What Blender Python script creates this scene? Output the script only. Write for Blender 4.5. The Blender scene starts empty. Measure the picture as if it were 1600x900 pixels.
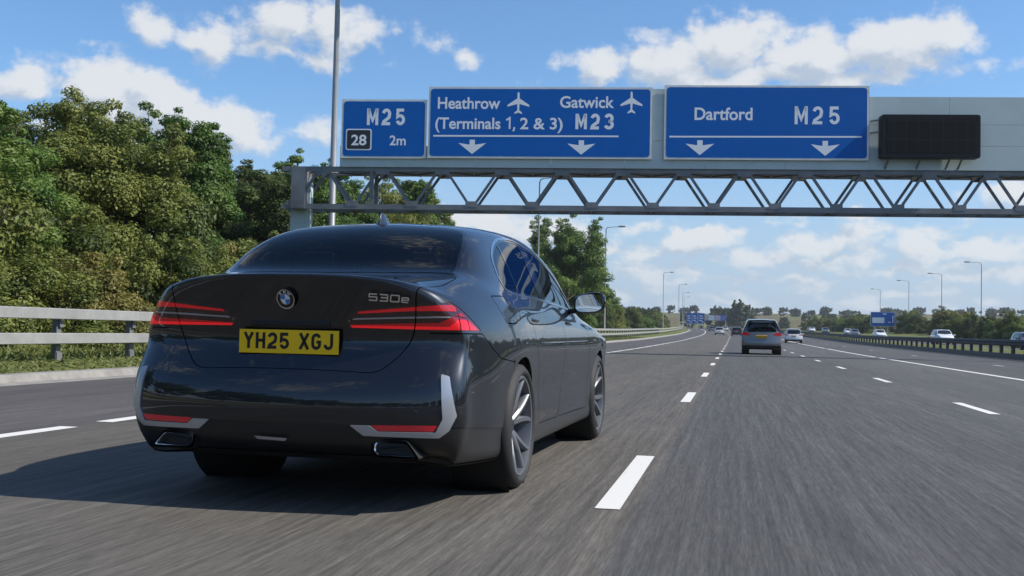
import bpy, bmesh, math, random
import numpy as np
from mathutils import Vector, Matrix
from mathutils.noise import noise as pnoise

SC = bpy.context.scene
COL = SC.collection
R = math.radians

# ------------------------------------------------------------------ camera
F_PX = 1650.0                      # focal length in pixels of a 1600 px wide frame
cam_d = bpy.data.cameras.new('camera')
cam = bpy.data.objects.new('camera', cam_d)
COL.objects.link(cam)
SC.camera = cam
cam_d.sensor_width = 36.0
cam_d.lens = F_PX / 1600.0 * 36.0
cam_d.clip_start = 0.1
cam_d.clip_end = 9000
_th = math.atan(348 / F_PX); _ro = R(1.2); _pi = math.atan(66.7 / F_PX * math.cos(_ro))
_f = Vector((-math.sin(_th) * math.cos(_pi), math.cos(_th) * math.cos(_pi), math.sin(_pi)))
_r0 = Vector((math.cos(_th), math.sin(_th), 0)); _u0 = _r0.cross(_f)
_r = _r0 * math.cos(_ro) + _u0 * math.sin(_ro); _u = _u0 * math.cos(_ro) - _r0 * math.sin(_ro)
cam.matrix_world = Matrix(((_r.x, _u.x, -_f.x, 0), (_r.y, _u.y, -_f.y, 0), (_r.z, _u.z, -_f.z, 0.89), (0, 0, 0, 1)))

# ------------------------------------------------------------------ light and exposure
SC.view_settings.view_transform = 'Standard'
SC.view_settings.look = 'None'
SC.view_settings.gamma = 1.0
SC.view_settings.use_curve_mapping = False
SC.view_settings.exposure = 0.32
SC.render.engine = 'CYCLES'
SC.cycles.use_denoising = True
SC.cycles.max_bounces = 8
SC.cycles.transparent_max_bounces = 16
SC.cycles.caustics_reflective = False
SC.cycles.caustics_refractive = False
SUN_EL, SUN_AZ = R(43), R(3)       # azimuth of the sun measured from +X towards +Y
sun_d = bpy.data.lights.new('sun', 'SUN')
sun_d.energy = 4.9; sun_d.angle = R(0.6); sun_d.color = (1.0, 0.94, 0.85)
sun = bpy.data.objects.new('sun', sun_d); COL.objects.link(sun)
_sd = Vector((math.cos(SUN_EL) * math.cos(SUN_AZ), math.cos(SUN_EL) * math.sin(SUN_AZ), math.sin(SUN_EL)))
sun.rotation_euler = _sd.to_track_quat('Z', 'Y').to_euler()
sun.location = (30, 0, 40)

world = bpy.data.worlds.new('World'); SC.world = world
world.use_nodes = True
CLOUDS_DEG =  [(-36.73, 11.86, 2.43, 1.11, 1), (-33.46, 11.65, 3.3, 2.15, 1.15), (-30.66, 11.12, 3.3, 1.81, 1.1), (-27.6, 10.38, 3.3, 1.74, 1.05), (-31.54, 9.43, 6.94, 1.25, 0.9), (-23.46, 10.21, 2.43, 0.87, 0.45), (-30.94, 14.81, 1.91, 1.18, 0.6), (-28.69, 14.27, 2.78, 1.39, 0.66), (-24.47, 15.72, 3.13, 1.81, 0.92), (-21.59, 15.6, 3.3, 1.53, 0.8), (-24.25, 14.22, 5.21, 0.76, 0.55), (-16.4, 15.55, 1.39, 0.63, 0.3), (-14.62, 14.36, 1.25, 0.76, 0.42), (-7.44, 14.07, 2.6, 1.25, 0.9), (-3.64, 14.38, 2.95, 1.6, 1), (-0.25, 15.15, 3.3, 1.94, 1.1), (3.73, 14.48, 3.82, 1.81, 1.1), (7.86, 14.75, 3.65, 1.81, 1.1), (10.46, 14.74, 2.08, 1.25, 0.9), (1.61, 13.37, 11.46, 0.9, 0.8), (-13.9, 5.91, 3.47, 1.04, 0.9), (-10.23, 5.4, 4.17, 1.18, 1), (-6.4, 4.42, 2.08, 0.63, 0.7), (-5.05, 5.82, 1.6, 0.49, 0.55), (-1.97, 4.95, 2.78, 0.9, 0.85), (-2.31, 5.49, 1.39, 0.56, 0.8), (1.05, 4.15, 2.43, 0.69, 0.7), (4.62, 4.96, 2.78, 1.04, 0.95), (4.95, 3.89, 3.82, 0.63, 0.7), (9.6, 4.69, 2.43, 0.97, 0.95), (12.84, 4.75, 3.13, 1.04, 0.95), (13.69, 7.29, 2.43, 1.18, 0.9), (-4.66, 3.07, 2.78, 0.56, 0.7), (0.07, 2.99, 2.43, 0.45, 0.6), (3.68, 2.89, 3.13, 0.49, 0.65), (8.09, 3.3, 3.13, 0.59, 0.75), (11.98, 3.17, 2.78, 0.56, 0.7), (6.2, 6.2, 1.39, 0.42, 0.5), (-0.92, 1.82, 4.17, 0.31, 0.5), (8.7, 2.07, 4.86, 0.35, 0.55), (-15.42, 4.11, 2.43, 0.56, 0.6)]
# ------------------------------------------------------------------ sky: Nishita air with cumulus clouds as a function of direction
def build_sky():
    nt = world.node_tree; N = nt.nodes; L = nt.links
    bg = N['Background']; bg.inputs['Strength'].default_value = 0.14
    sky = N.new('ShaderNodeTexSky'); sky.sky_type = 'NISHITA'; sky.sun_disc = False
    sky.sun_elevation = SUN_EL; sky.sun_rotation = R(90) - SUN_AZ
    sky.air_density = 1.0; sky.dust_density = 0.6; sky.ozone_density = 2.2; sky.altitude = 100
    # direction -> (azimuth, elevation) in radians; azimuth 0 = +Y, positive to +X
    def math_(nt, op, a=None, b=None, v0=None, v1=None, clamp=False):
        n = nt.nodes.new('ShaderNodeMath'); n.operation = op; n.use_clamp = clamp
        if a is not None: nt.links.new(a, n.inputs[0])
        elif v0 is not None: n.inputs[0].default_value = v0
        if b is not None: nt.links.new(b, n.inputs[1])
        elif v1 is not None: n.inputs[1].default_value = v1
        return n.outputs[0]
    g = bpy.data.node_groups.new('cloud_density', 'ShaderNodeTree')
    g.interface.new_socket('P', in_out='INPUT', socket_type='NodeSocketVector')
    g.interface.new_socket('D', in_out='OUTPUT', socket_type='NodeSocketFloat')
    gi = g.nodes.new('NodeGroupInput'); go = g.nodes.new('NodeGroupOutput'); GL = g.links
    P = gi.outputs['P']
    def vm(op, a, b=None, v=None):
        n = g.nodes.new('ShaderNodeVectorMath'); n.operation = op; GL.new(a, n.inputs[0])
        if b is not None: GL.new(b, n.inputs[1])
        elif v is not None: n.inputs[1].default_value = v
        return n
    # billow: warp the position
    wn = g.nodes.new('ShaderNodeTexNoise'); wn.inputs['Scale'].default_value = 24; wn.inputs['Detail'].default_value = 5
    GL.new(P, wn.inputs['Vector'])
    w = vm('SUBTRACT', wn.outputs['Color'], v=(.5, .5, .5)); w = vm('MULTIPLY', w.outputs[0], v=(.062, .042, 0)); pw = vm('ADD', P, w.outputs[0]).outputs[0]
    cur = None
    for (az, el, ra, re, s) in CLOUDS:
        d = vm('SUBTRACT', pw, v=(az, el, 0)); d = vm('MULTIPLY', d.outputs[0], v=(1 / ra, 1 / re, 0)); d = vm('LENGTH', d.outputs[0])
        b = math_(g, 'MULTIPLY_ADD', d.outputs['Value'], None, None, -s); b.node.inputs[2].default_value = s
        cur = b if cur is None else math_(g, 'MAXIMUM', cur, b)
    sep = g.nodes.new('ShaderNodeSeparateXYZ'); GL.new(P, sep.inputs[0])
    # a low band of broken cloud near the horizon, and loose clouds elsewhere
    mp = vm('MULTIPLY', P, v=(1.0, 2.6, 1.0))
    band = g.nodes.new('ShaderNodeTexNoise'); band.inputs['Scale'].default_value = 19; band.inputs['Detail'].default_value = 6; GL.new(mp.outputs[0], band.inputs['Vector'])
    e1 = g.nodes.new('ShaderNodeMapRange'); e1.interpolation_type = 'SMOOTHSTEP'; GL.new(sep.outputs[1], e1.inputs['Value'])
    e1.inputs['From Min'].default_value = .155; e1.inputs['From Max'].default_value = .085; e1.inputs['To Min'].default_value = -.85; e1.inputs['To Max'].default_value = -.02
    bd = math_(g, 'MULTIPLY_ADD', band.outputs['Fac'], None, None, 2.4); GL.new(e1.outputs[0], bd.node.inputs[2]); bd = math_(g, 'SUBTRACT', bd, None, None, 1.03)
    cur = math_(g, 'MAXIMUM', cur, bd)
    big = g.nodes.new('ShaderNodeTexNoise'); big.inputs['Scale'].default_value = 2.6; big.inputs['Detail'].default_value = 3; GL.new(P, big.inputs['Vector'])
    ab = math_(g, 'ABSOLUTE', sep.outputs[0]); 
    out_ = g.nodes.new('ShaderNodeMapRange'); out_.interpolation_type = 'SMOOTHSTEP'; GL.new(math_(g, 'ABSOLUTE', math_(g, 'ADD', sep.outputs[0], None, None, .21)), out_.inputs['Value'])
    out_.inputs['From Min'].default_value = .50; out_.inputs['From Max'].default_value = .75; out_.inputs['To Min'].default_value = -1.2; out_.inputs['To Max'].default_value = 0
    o2 = g.nodes.new('ShaderNodeMapRange'); o2.interpolation_type = 'SMOOTHSTEP'; GL.new(sep.outputs[1], o2.inputs['Value'])
    o2.inputs['From Min'].default_value = .33; o2.inputs['From Max'].default_value = .5; o2.inputs['To Min'].default_value = -1.2; o2.inputs['To Max'].default_value = 0
    fr = math_(g, 'MAXIMUM', out_.outputs[0], o2.outputs[0])
    bg2 = math_(g, 'MULTIPLY_ADD', big.outputs['Fac'], None, None, 3.2); bg2.node.inputs[2].default_value = -1.75
    cur = math_(g, 'MAXIMUM', cur, math_(g, 'ADD', bg2, fr))
    fb = g.nodes.new('ShaderNodeTexNoise'); fb.inputs['Scale'].default_value = 30; fb.inputs['Detail'].default_value = 9; fb.inputs['Roughness'].default_value = .58
    GL.new(vm('MULTIPLY', P, v=(1, 1.35, 1)).outputs[0], fb.inputs['Vector'])
    f = math_(g, 'MULTIPLY_ADD', fb.outputs['Fac'], None, None, 1.65); f.node.inputs[2].default_value = -.81
    GL.new(math_(g, 'ADD', cur, f), go.inputs['D'])
    # main tree
    tc = N.new('ShaderNodeTexCoord'); sp = N.new('ShaderNodeSeparateXYZ'); L.new(tc.outputs['Generated'], sp.inputs[0])
    az = math_(nt, 'ARCTAN2', sp.outputs[0], sp.outputs[1]); el = math_(nt, 'ARCSINE', sp.outputs[2])
    cb = N.new('ShaderNodeCombineXYZ'); L.new(az, cb.inputs[0]); L.new(el, cb.inputs[1])
    def dens(off):
        v = N.new('ShaderNodeVectorMath'); v.operation = 'ADD'; L.new(cb.outputs[0], v.inputs[0]); v.inputs[1].default_value = off
        n = N.new('ShaderNodeGroup'); n.node_tree = g; L.new(v.outputs[0], n.inputs[0]); return n.outputs[0]
    d0 = dens((0, 0, 0)); d1 = dens((.011, .017, 0))
    al = N.new('ShaderNodeMapRange'); al.interpolation_type = 'SMOOTHSTEP'; L.new(d0, al.inputs['Value'])
    al.inputs['From Min'].default_value = .0; al.inputs['From Max'].default_value = .54; al.inputs['To Max'].default_value = .97
    df = math_(nt, 'SUBTRACT', d0, d1)
    sh = N.new('ShaderNodeMapRange'); sh.interpolation_type = 'SMOOTHSTEP'; L.new(df, sh.inputs['Value']); sh.inputs['From Min'].default_value = -.42; sh.inputs['From Max'].default_value = .34
    cr = N.new('ShaderNodeMix'); cr.data_type = 'RGBA'; L.new(sh.outputs[0], cr.inputs['Factor'])
    cr.inputs[6].default_value = (2.9, 3.3, 3.85, 1); cr.inputs[7].default_value = (4.75, 4.8, 4.85, 1)
    # air in front of low clouds
    hz = N.new('ShaderNodeMapRange'); hz.interpolation_type = 'SMOOTHSTEP'; L.new(el, hz.inputs['Value']); hz.inputs['From Min'].default_value = -.02; hz.inputs['From Max'].default_value = .11
    hz.inputs['To Min'].default_value = .25; hz.inputs['To Max'].default_value = .92
    fac = math_(nt, 'MULTIPLY', al.outputs[0], hz.outputs[0])
    tint = N.new('ShaderNodeMix'); tint.data_type = 'RGBA'; tint.blend_type = 'MULTIPLY'; tint.inputs['Factor'].default_value = 1
    L.new(sky.outputs[0], tint.inputs[6]); tint.inputs[7].default_value = SKY_TINT
    lo = N.new('ShaderNodeMapRange'); lo.interpolation_type = 'SMOOTHSTEP'; L.new(el, lo.inputs['Value']); lo.inputs['From Min'].default_value = -.05; lo.inputs['From Max'].default_value = .24
    lo.inputs['To Min'].default_value = 1; lo.inputs['To Max'].default_value = 0
    pale = N.new('ShaderNodeMix'); pale.data_type = 'RGBA'; L.new(lo.outputs[0], pale.inputs['Factor']); L.new(tint.outputs[2], pale.inputs[6]); pale.inputs[7].default_value = (2.6, 3.2, 4.15, 1)
    tint = pale
    mx = N.new('ShaderNodeMix'); mx.data_type = 'RGBA'; L.new(fac, mx.inputs['Factor']); L.new(tint.outputs[2], mx.inputs[6]); L.new(cr.outputs[2], mx.inputs[7])
    L.new(mx.outputs[2], bg.inputs['Color'])
    world.cycles.sampling_method = 'MANUAL'; world.cycles.sample_map_resolution = 512

SKY_TINT = (.60, .80, .96, 1)
# azimuth, elevation, radii (degrees) and strength of the clouds ahead
CLOUDS = [(R(a), R(e), R(ra), R(re), s) for a, e, ra, re, s in CLOUDS_DEG]
build_sky()
# ------------------------------------------------------------------ helpers
def tag(o, label=None, cat=None, group=None, kind=None):
    if label: o['label'] = label
    if cat: o['category'] = cat
    if group: o['group'] = group
    if kind: o['kind'] = kind
    return o

def empty(name, loc=(0, 0, 0), rz=0.0):
    o = bpy.data.objects.new(name, None); COL.objects.link(o)
    o.location = loc; o.rotation_euler = (0, 0, rz); o.empty_display_size = 0.3
    return o

def new_mat(name):
    m = bpy.data.materials.new(name); m.use_nodes = True
    return m, m.node_tree, m.node_tree.nodes['Principled BSDF']

def mat(name, col, rough=0.5, metal=0.0, coat=0.0, spec=0.5, emit=None, estr=0.0, trans=0.0, noise=None):
    m, nt, b = new_mat(name)
    b.inputs['Base Color'].default_value = (*col, 1)
    b.inputs['Roughness'].default_value = rough
    b.inputs['Metallic'].default_value = metal
    b.inputs['Coat Weight'].default_value = coat
    b.inputs['Coat Roughness'].default_value = 0.02
    b.inputs['Specular IOR Level'].default_value = spec
    b.inputs['Transmission Weight'].default_value = trans
    if emit:
        b.inputs['Emission Color'].default_value = (*emit, 1); b.inputs['Emission Strength'].default_value = estr
    if noise:                                   # (scale, amount) wear: colour varies by +-amount
        tc = nt.nodes.new('ShaderNodeTexCoord'); n = nt.nodes.new('ShaderNodeTexNoise')
        n.inputs['Scale'].default_value = noise[0]; n.inputs['Detail'].default_value = 6
        n.inputs['Roughness'].default_value = 0.65
        rp = nt.nodes.new('ShaderNodeMapRange'); rp.inputs['From Min'].default_value = 0.3; rp.inputs['From Max'].default_value = 0.7
        rp.inputs['To Min'].default_value = 1 - noise[1]; rp.inputs['To Max'].default_value = 1 + noise[1]
        mx = nt.nodes.new('ShaderNodeMix'); mx.data_type = 'RGBA'; mx.blend_type = 'MULTIPLY'; mx.inputs['Factor'].default_value = 1
        mx.inputs[6].default_value = (*col, 1)
        nt.links.new(tc.outputs['Object'], n.inputs['Vector']); nt.links.new(n.outputs['Fac'], rp.inputs['Value'])
        nt.links.new(rp.outputs['Result'], mx.inputs[7]); nt.links.new(mx.outputs[2], b.inputs['Base Color'])
    return m

class MB:
    """collects boxes, bars, tubes and polygons into ONE mesh"""
    def __init__(s): s.v = []; s.f = []; s.mi = []; s.cur = 0
    def add(s, verts, faces):
        b = len(s.v); s.v += [tuple(p) for p in verts]
        s.f += [tuple(b + i for i in f) for f in faces]; s.mi += [s.cur] * len(faces)
    def box(s, c, d, rz=0.0):
        hx, hy, hz = d[0] / 2, d[1] / 2, d[2] / 2; cz, sz = math.cos(rz), math.sin(rz)
        vs = []
        for x, y, z in ((-1,-1,-1),(1,-1,-1),(1,1,-1),(-1,1,-1),(-1,-1,1),(1,-1,1),(1,1,1),(-1,1,1)):
            X, Y = x * hx, y * hy
            vs.append((c[0] + X * cz - Y * sz, c[1] + X * sz + Y * cz, c[2] + z * hz))
        s.add(vs, [(0,3,2,1),(4,5,6,7),(0,1,5,4),(1,2,6,5),(2,3,7,6),(3,0,4,7)])
    def bar(s, a, b, w, h, up=(0, 0, 1)):
        a, b = Vector(a), Vector(b); d = (b - a).normalized(); upv = Vector(up)
        if abs(d.dot(upv)) > 0.98: upv = Vector((0, 1, 0))
        x = d.cross(upv).normalized(); y = x.cross(d)
        vs = []
        for p in (a, b):
            for sx, sy in ((-1,-1),(1,-1),(1,1),(-1,1)): vs.append(p + x * sx * w / 2 + y * sy * h / 2)
        s.add(vs, [(3,2,1,0),(4,5,6,7),(0,1,5,4),(1,2,6,5),(2,3,7,6),(3,0,4,7)])
    def tube(s, pts, rad, n=10, cap=True):
        pts = [Vector(p) for p in pts]; rads = rad if isinstance(rad, (list, tuple)) else [rad] * len(pts)
        rings = []; ref = None
        for i, p in enumerate(pts):
            d = (pts[min(i + 1, len(pts) - 1)] - pts[max(i - 1, 0)]).normalized()
            if ref is None: ref = Vector((1, 0, 0)) if abs(d.x) < 0.9 else Vector((0, 1, 0))
            x = (ref - d * ref.dot(d)).normalized(); y = d.cross(x); ref = x
            rings.append([p + (x * math.cos(2 * math.pi * k / n) + y * math.sin(2 * math.pi * k / n)) * rads[i] for k in range(n)])
        vs = [q for r in rings for q in r]; fs = []
        for i in range(len(pts) - 1):
            for k in range(n): fs.append((i * n + k, i * n + (k + 1) % n, (i + 1) * n + (k + 1) % n, (i + 1) * n + k))
        if cap: fs.append(tuple(range(n - 1, -1, -1))); fs.append(tuple((len(pts) - 1) * n + k for k in range(n)))
        s.add(vs, fs)
    def lathe(s, prof, n, frame=lambda r, h, a: (r * math.cos(a), r * math.sin(a), h), closed=False):
        m = len(prof); vs = []
        for k in range(n):
            a = 2 * math.pi * k / n
            vs += [frame(r, h, a) for r, h in prof]
        fs = []
        for k in range(n):
            k2 = (k + 1) % n
            for i in range(m if closed else m - 1):
                j = (i + 1) % m
                fs.append((k * m + i, k2 * m + i, k2 * m + j, k * m + j))
        s.add(vs, fs)
    def prism(s, poly, fr, t0, t1):
        """poly: 2-D outline, fr(u, v, t) -> 3-D; extruded from t0 to t1"""
        n = len(poly)
        vs = [fr(u, v, t0) for u, v in poly] + [fr(u, v, t1) for u, v in poly]
        fs = [tuple(range(n - 1, -1, -1)), tuple(range(n, 2 * n))]
        fs += [(i, (i + 1) % n, n + (i + 1) % n, n + i) for i in range(n)]
        s.add(vs, fs)
    def build(s, name, mats, parent=None, smooth=False, bevel=0.0, seg=2, angle=35):
        me = bpy.data.meshes.new(name); me.from_pydata(s.v, [], s.f)
        for m in (mats if isinstance(mats, (list, tuple)) else [mats]): me.materials.append(m)
        me.polygons.foreach_set('material_index', s.mi)
        bm = bmesh.new(); bm.from_mesh(me); bmesh.ops.recalc_face_normals(bm, faces=bm.faces)
        if bevel:
            es = [e for e in bm.edges if len(e.link_faces) == 2 and e.calc_face_angle(0) > R(25)]
            bmesh.ops.bevel(bm, geom=es, offset=bevel, segments=seg, affect='EDGES', profile=0.6, clamp_overlap=True)
        bm.to_mesh(me); bm.free(); me.update()
        if smooth:
            me.polygons.foreach_set('use_smooth', [True] * len(me.polygons))
            me.set_sharp_from_angle(angle=R(angle))
        o = bpy.data.objects.new(name, me); COL.objects.link(o)
        if parent: o.parent = parent
        return o

def copy_tree(o, parent=None):
    c = o.copy(); COL.objects.link(c)
    if parent:
        c.parent = parent
    for ch in [x for x in bpy.data.objects if x.parent == o]: copy_tree(ch, c)
    return c

def text_mesh(body, size, offset=0.0, res=4, extrude=0.0, spacing=1.0):
    """2-D triangles of a text: (verts Nx2, faces), origin at the left of the baseline"""
    cu = bpy.data.curves.new('txt', 'FONT'); cu.body = body; cu.size = size; cu.offset = offset
    cu.resolution_u = res; cu.space_character = spacing; cu.fill_mode = 'FRONT' if False else 'BOTH'
    ob = bpy.data.objects.new('txt', cu)
    me = bpy.data.meshes.new_from_object(ob)
    v = np.array([p.co[:2] for p in me.vertices]); f = [tuple(p.vertices) for p in me.polygons]
    bpy.data.objects.remove(ob); bpy.data.meshes.remove(me); bpy.data.curves.remove(cu)
    return v, f

# ------------------------------------------------------------------ surfaces cut by curves
def sdf(P, poly):
    """signed distance of points P (n,2) to a closed polygon (negative inside)"""
    poly = np.asarray(poly, float); n = len(P); d = np.full(n, 1e18); inside = np.zeros(n, bool)
    a = poly; b = np.roll(poly, -1, 0)
    for i in range(len(poly)):
        e = b[i] - a[i]; w = P - a[i]; L = e @ e
        if L < 1e-14: continue
        t = np.clip((w @ e) / L, 0, 1); q = w - t[:, None] * e
        d = np.minimum(d, (q * q).sum(1))
        c = ((a[i, 1] > P[:, 1]) != (b[i, 1] > P[:, 1]))
        with np.errstate(divide='ignore', invalid='ignore'):
            xi = a[i, 0] + (P[:, 1] - a[i, 1]) * e[0] / (e[1] if abs(e[1]) > 1e-14 else 1e-14)
        inside ^= c & (P[:, 0] < xi)
    d = np.sqrt(d)
    return np.where(inside, -d, d)

def fillet(poly, r, n=5):
    """round the corners of a closed 2-D polygon; r may be one radius or a list"""
    out = []; m = len(poly); P = [Vector(p) for p in poly]
    for i in range(m):
        ri = r[i] if isinstance(r, (list, tuple)) else r
        a, b, c = P[i - 1], P[i], P[(i + 1) % m]
        if ri <= 0: out.append(tuple(b)); continue
        u = a - b; w = c - b; t = min(ri, u.length * 0.48, w.length * 0.48)
        p, q = b + u.normalized() * t, b + w.normalized() * t
        for k in range(n + 1):
            s = k / n
            out.append(tuple(p * (1 - s) ** 2 + b * 2 * s * (1 - s) + q * s * s))
    return out

class Surf:
    def __init__(s, V, N, Fc): s.V = V; s.N = N; s.F = Fc
    def cut(s, phi, mask):
        V, N = s.V, s.N
        ph = phi(V); ph = np.where(np.abs(ph) < 1e-7, 1e-7, ph); m = mask(V, N)
        sg = ph > 0; new = {}; nv = []; nn = []; base = len(V); Fo = []
        pts = []
        for f in s.F:
            k = len(f)
            for i in range(k):
                a, b = f[i], f[(i + 1) % k]
                if m[a] and m[b] and sg[a] != sg[b]:
                    key = (a, b) if a < b else (b, a)
                    if key not in new: new[key] = len(new); pts.append(key)
        if not pts: return
        A = np.array(pts); pa, pb = ph[A[:, 0]], ph[A[:, 1]]
        t0 = np.zeros(len(A)); t1 = np.ones(len(A)); f0, f1 = pa.copy(), pb.copy()
        for it in range(4):
            t = t0 + (t1 - t0) * f0 / (f0 - f1); t = np.clip(t, 0.0, 1.0)
            P = V[A[:, 0]] * (1 - t)[:, None] + V[A[:, 1]] * t[:, None]
            ft = phi(P); same = (ft > 0) == (f0 > 0)
            t0 = np.where(same, t, t0); f0 = np.where(same, ft, f0)
            t1 = np.where(same, t1, t); f1 = np.where(same, f1, ft)
            f0 = np.where(np.abs(f0) < 1e-9, np.sign(pa) * 1e-9, f0); f1 = np.where(np.abs(f1) < 1e-9, np.sign(pb) * 1e-9, f1)
        t = np.clip(t, 0.004, 0.996)
        P = V[A[:, 0]] * (1 - t)[:, None] + V[A[:, 1]] * t[:, None]
        Q = N[A[:, 0]] * (1 - t)[:, None] + N[A[:, 1]] * t[:, None]
        Q /= np.linalg.norm(Q, axis=1)[:, None] + 1e-12
        for f in s.F:
            g = []; k = len(f); hit = 0
            for i in range(k):
                a, b = f[i], f[(i + 1) % k]; g.append((a, 1 if sg[a] else -1))
                key = (a, b) if a < b else (b, a)
                if key in new: g.append((base + new[key], 0)); hit += 1
            if hit < 2: Fo.append([x[0] for x in g]); continue
            while True:
                z = [i for i, x in enumerate(g) if x[1] == 0]
                if len(z) < 2: Fo.append([x[0] for x in g]); break
                if len(z) == 2:
                    i, j = z
                    p1 = g[i:j + 1]; p2 = g[j:] + g[:i + 1]
                    for p in (p1, p2):
                        if len(p) >= 3: Fo.append([x[0] for x in p])
                    break
                i, j = z[0], z[1]
                p1 = g[i:j + 1]
                if len(p1) >= 3: Fo.append([x[0] for x in p1])
                g = [g[i][:1] + (2,)] + [g[j][:1] + (2,)] + g[j + 1:] + g[:i]
        s.V = np.vstack([V, P]); s.N = np.vstack([N, Q]); s.F = Fo
    def refine(s, mask):
        """split every face whose middle lies in mask into four"""
        C, M_ = s.centroids(); sel = mask(C, M_); V, N = s.V, s.N; base = len(V); mid = {}; P = []; Q = []
        def get(a, b):
            key = (a, b) if a < b else (b, a)
            if key not in mid:
                mid[key] = base + len(P); P.append((V[a] + V[b]) / 2); q = N[a] + N[b]; Q.append(q / (np.linalg.norm(q) + 1e-12))
                # keep the curvature of the surface
                e = V[b] - V[a]; P[-1] = P[-1] + (N[a] * (e @ N[a]) - N[b] * (e @ N[b])) / 8
            return mid[key]
        for i, f in enumerate(s.F):
            if sel[i]:
                for a, b in zip(f, f[1:] + f[:1]): get(a, b)
        Fo = []
        for i, f in enumerate(s.F):
            k = len(f); e = [mid.get((min(a, b), max(a, b))) for a, b in zip(f, f[1:] + f[:1])]
            if sel[i]:
                c = base + len(P); m4 = np.array([P[x - base] for x in e])
                if k == 4: pc = m4.mean(0) + 0.0
                else: pc = m4.mean(0)
                P.append(pc); q = N[f].mean(0); Q.append(q / (np.linalg.norm(q) + 1e-12))
                for j in range(k): Fo.append([f[j], e[j], c, e[j - 1]])
            else:
                g = []
                for j in range(k):
                    g.append(f[j])
                    if e[j] is not None: g.append(e[j])
                Fo.append(g)
        s.V = np.vstack([V, np.array(P)]); s.N = np.vstack([N, np.array(Q)]); s.F = Fo
    def centroids(s):
        C = np.zeros((len(s.F), 3)); M = np.zeros((len(s.F), 3))
        for i, f in enumerate(s.F): C[i] = s.V[f].mean(0); M[i] = s.N[f].mean(0)
        return C, M
    def part(s, idx, name, mat_, parent=None, off=0.0, skirt=0.0, skirt_mat=None, thick=0.0, origin=None):
        """faces idx as one object; moved 'off' along the normals; 'skirt' turns the rim inwards"""
        used = {}; vs = []; ns = []; fs = []
        for i in idx:
            g = []
            for v in s.F[i]:
                if v not in used: used[v] = len(vs); vs.append(s.V[v] + s.N[v] * off); ns.append(s.N[v])
                g.append(used[v])
            fs.append(g)
        nl = [tuple(ns[v]) for f in fs for v in f]; nf0 = len(fs)
        if skirt:
            cnt = {}
            for f in fs:
                for a, b in zip(f, f[1:] + f[:1]): cnt[(a, b)] = 1
            low = {}
            for (a, b) in list(cnt):
                if (b, a) in cnt: continue
                for v in (a, b):
                    if v not in low: low[v] = len(vs); vs.append(vs[v] - ns[v] * skirt); ns.append(ns[v])
                e = Vector(vs[b]) - Vector(vs[a]); n_ = e.cross(Vector(ns[a]))
                n_ = n_.normalized() if n_.length > 1e-9 else Vector(ns[a])
                fs.append([b, a, low[a], low[b]]); nl += [tuple(n_)] * 4
        me = bpy.data.meshes.new(name); me.from_pydata([tuple(v) for v in vs], [], fs)
        me.materials.append(mat_)
        if skirt_mat:
            me.materials.append(skirt_mat)
            me.polygons.foreach_set('material_index', [0] * nf0 + [1] * (len(fs) - nf0))
        me.polygons.foreach_set('use_smooth', [True] * len(fs))
        me.normals_split_custom_set(nl)
        o = bpy.data.objects.new(name, me); COL.objects.link(o)
        if parent: o.parent = parent
        return o

def box_cage(side, rear, top, front, bottom_z):
    """side[j][i], rear[k][i], top[j][k], front[k][i]: targets (x,y,z) for the half x>=0.
    j 0..J from the rear corner to the front corner, i rows upwards, k 0 (edge) .. K (centre line)."""
    J = len(side) - 1; I = len(side[0]) - 1; K = len(rear) - 1
    ids = {}; vs = []
    def vid(key, p):
        if key not in ids: ids[key] = len(vs); vs.append(p)
        return ids[key]
    def mirror(p): return (-p[0], p[1], p[2])
    fs = []
    def S(j, i, sg):
        if j == 0: return Rr(0, i, sg)
        if j == J: return Fr(0, i, sg)
        if i == I: return T(j, 0, sg)
        p = side[j][i]; return vid(('s', j, i, sg), p if sg > 0 else mirror(p))
    def Rr(k, i, sg):
        if k == K: sg = 1
        p = rear[k][i]; return vid(('r', k, i, sg), p if sg > 0 else mirror(p))
    def Fr(k, i, sg):
        if k == K: sg = 1
        p = front[k][i]; return vid(('f', k, i, sg), p if sg > 0 else mirror(p))
    def T(j, k, sg):
        if j == 0: return Rr(k, I, sg)
        if j == J: return Fr(k, I, sg)
        if k == K: sg = 1
        p = top[j][k]; return vid(('t', j, k, sg), p if sg > 0 else mirror(p))
    def B(j, k, sg):
        if j == 0: return Rr(k, 0, sg)
        if j == J: return Fr(k, 0, sg)
        if k == 0: return S(j, 0, sg)
        if k == K: sg = 1
        p0 = side[j][0]; f = 1 - k / K
        p = (p0[0] * f, p0[1], p0[2]); return vid(('b', j, k, sg), p if sg > 0 else mirror(p))
    for sg in (1, -1):
        def q(a, b, c, d): fs.append((a, b, c, d) if sg > 0 else (d, c, b, a))
        for j in range(J):
            for i in range(I): q(S(j, i, sg), S(j + 1, i, sg), S(j + 1, i + 1, sg), S(j, i + 1, sg))
            for k in range(K):
                q(T(j, k, sg), T(j + 1, k, sg), T(j + 1, k + 1, sg), T(j, k + 1, sg))
                q(B(j, k, sg), B(j, k + 1, sg), B(j + 1, k + 1, sg), B(j + 1, k, sg))
        for k in range(K):
            for i in range(I):
                q(Rr(k + 1, i, sg), Rr(k, i, sg), Rr(k, i + 1, sg), Rr(k + 1, i + 1, sg))
                q(Fr(k, i, sg), Fr(k + 1, i, sg), Fr(k + 1, i + 1, sg), Fr(k, i + 1, sg))
    return np.array(vs, float), fs

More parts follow.
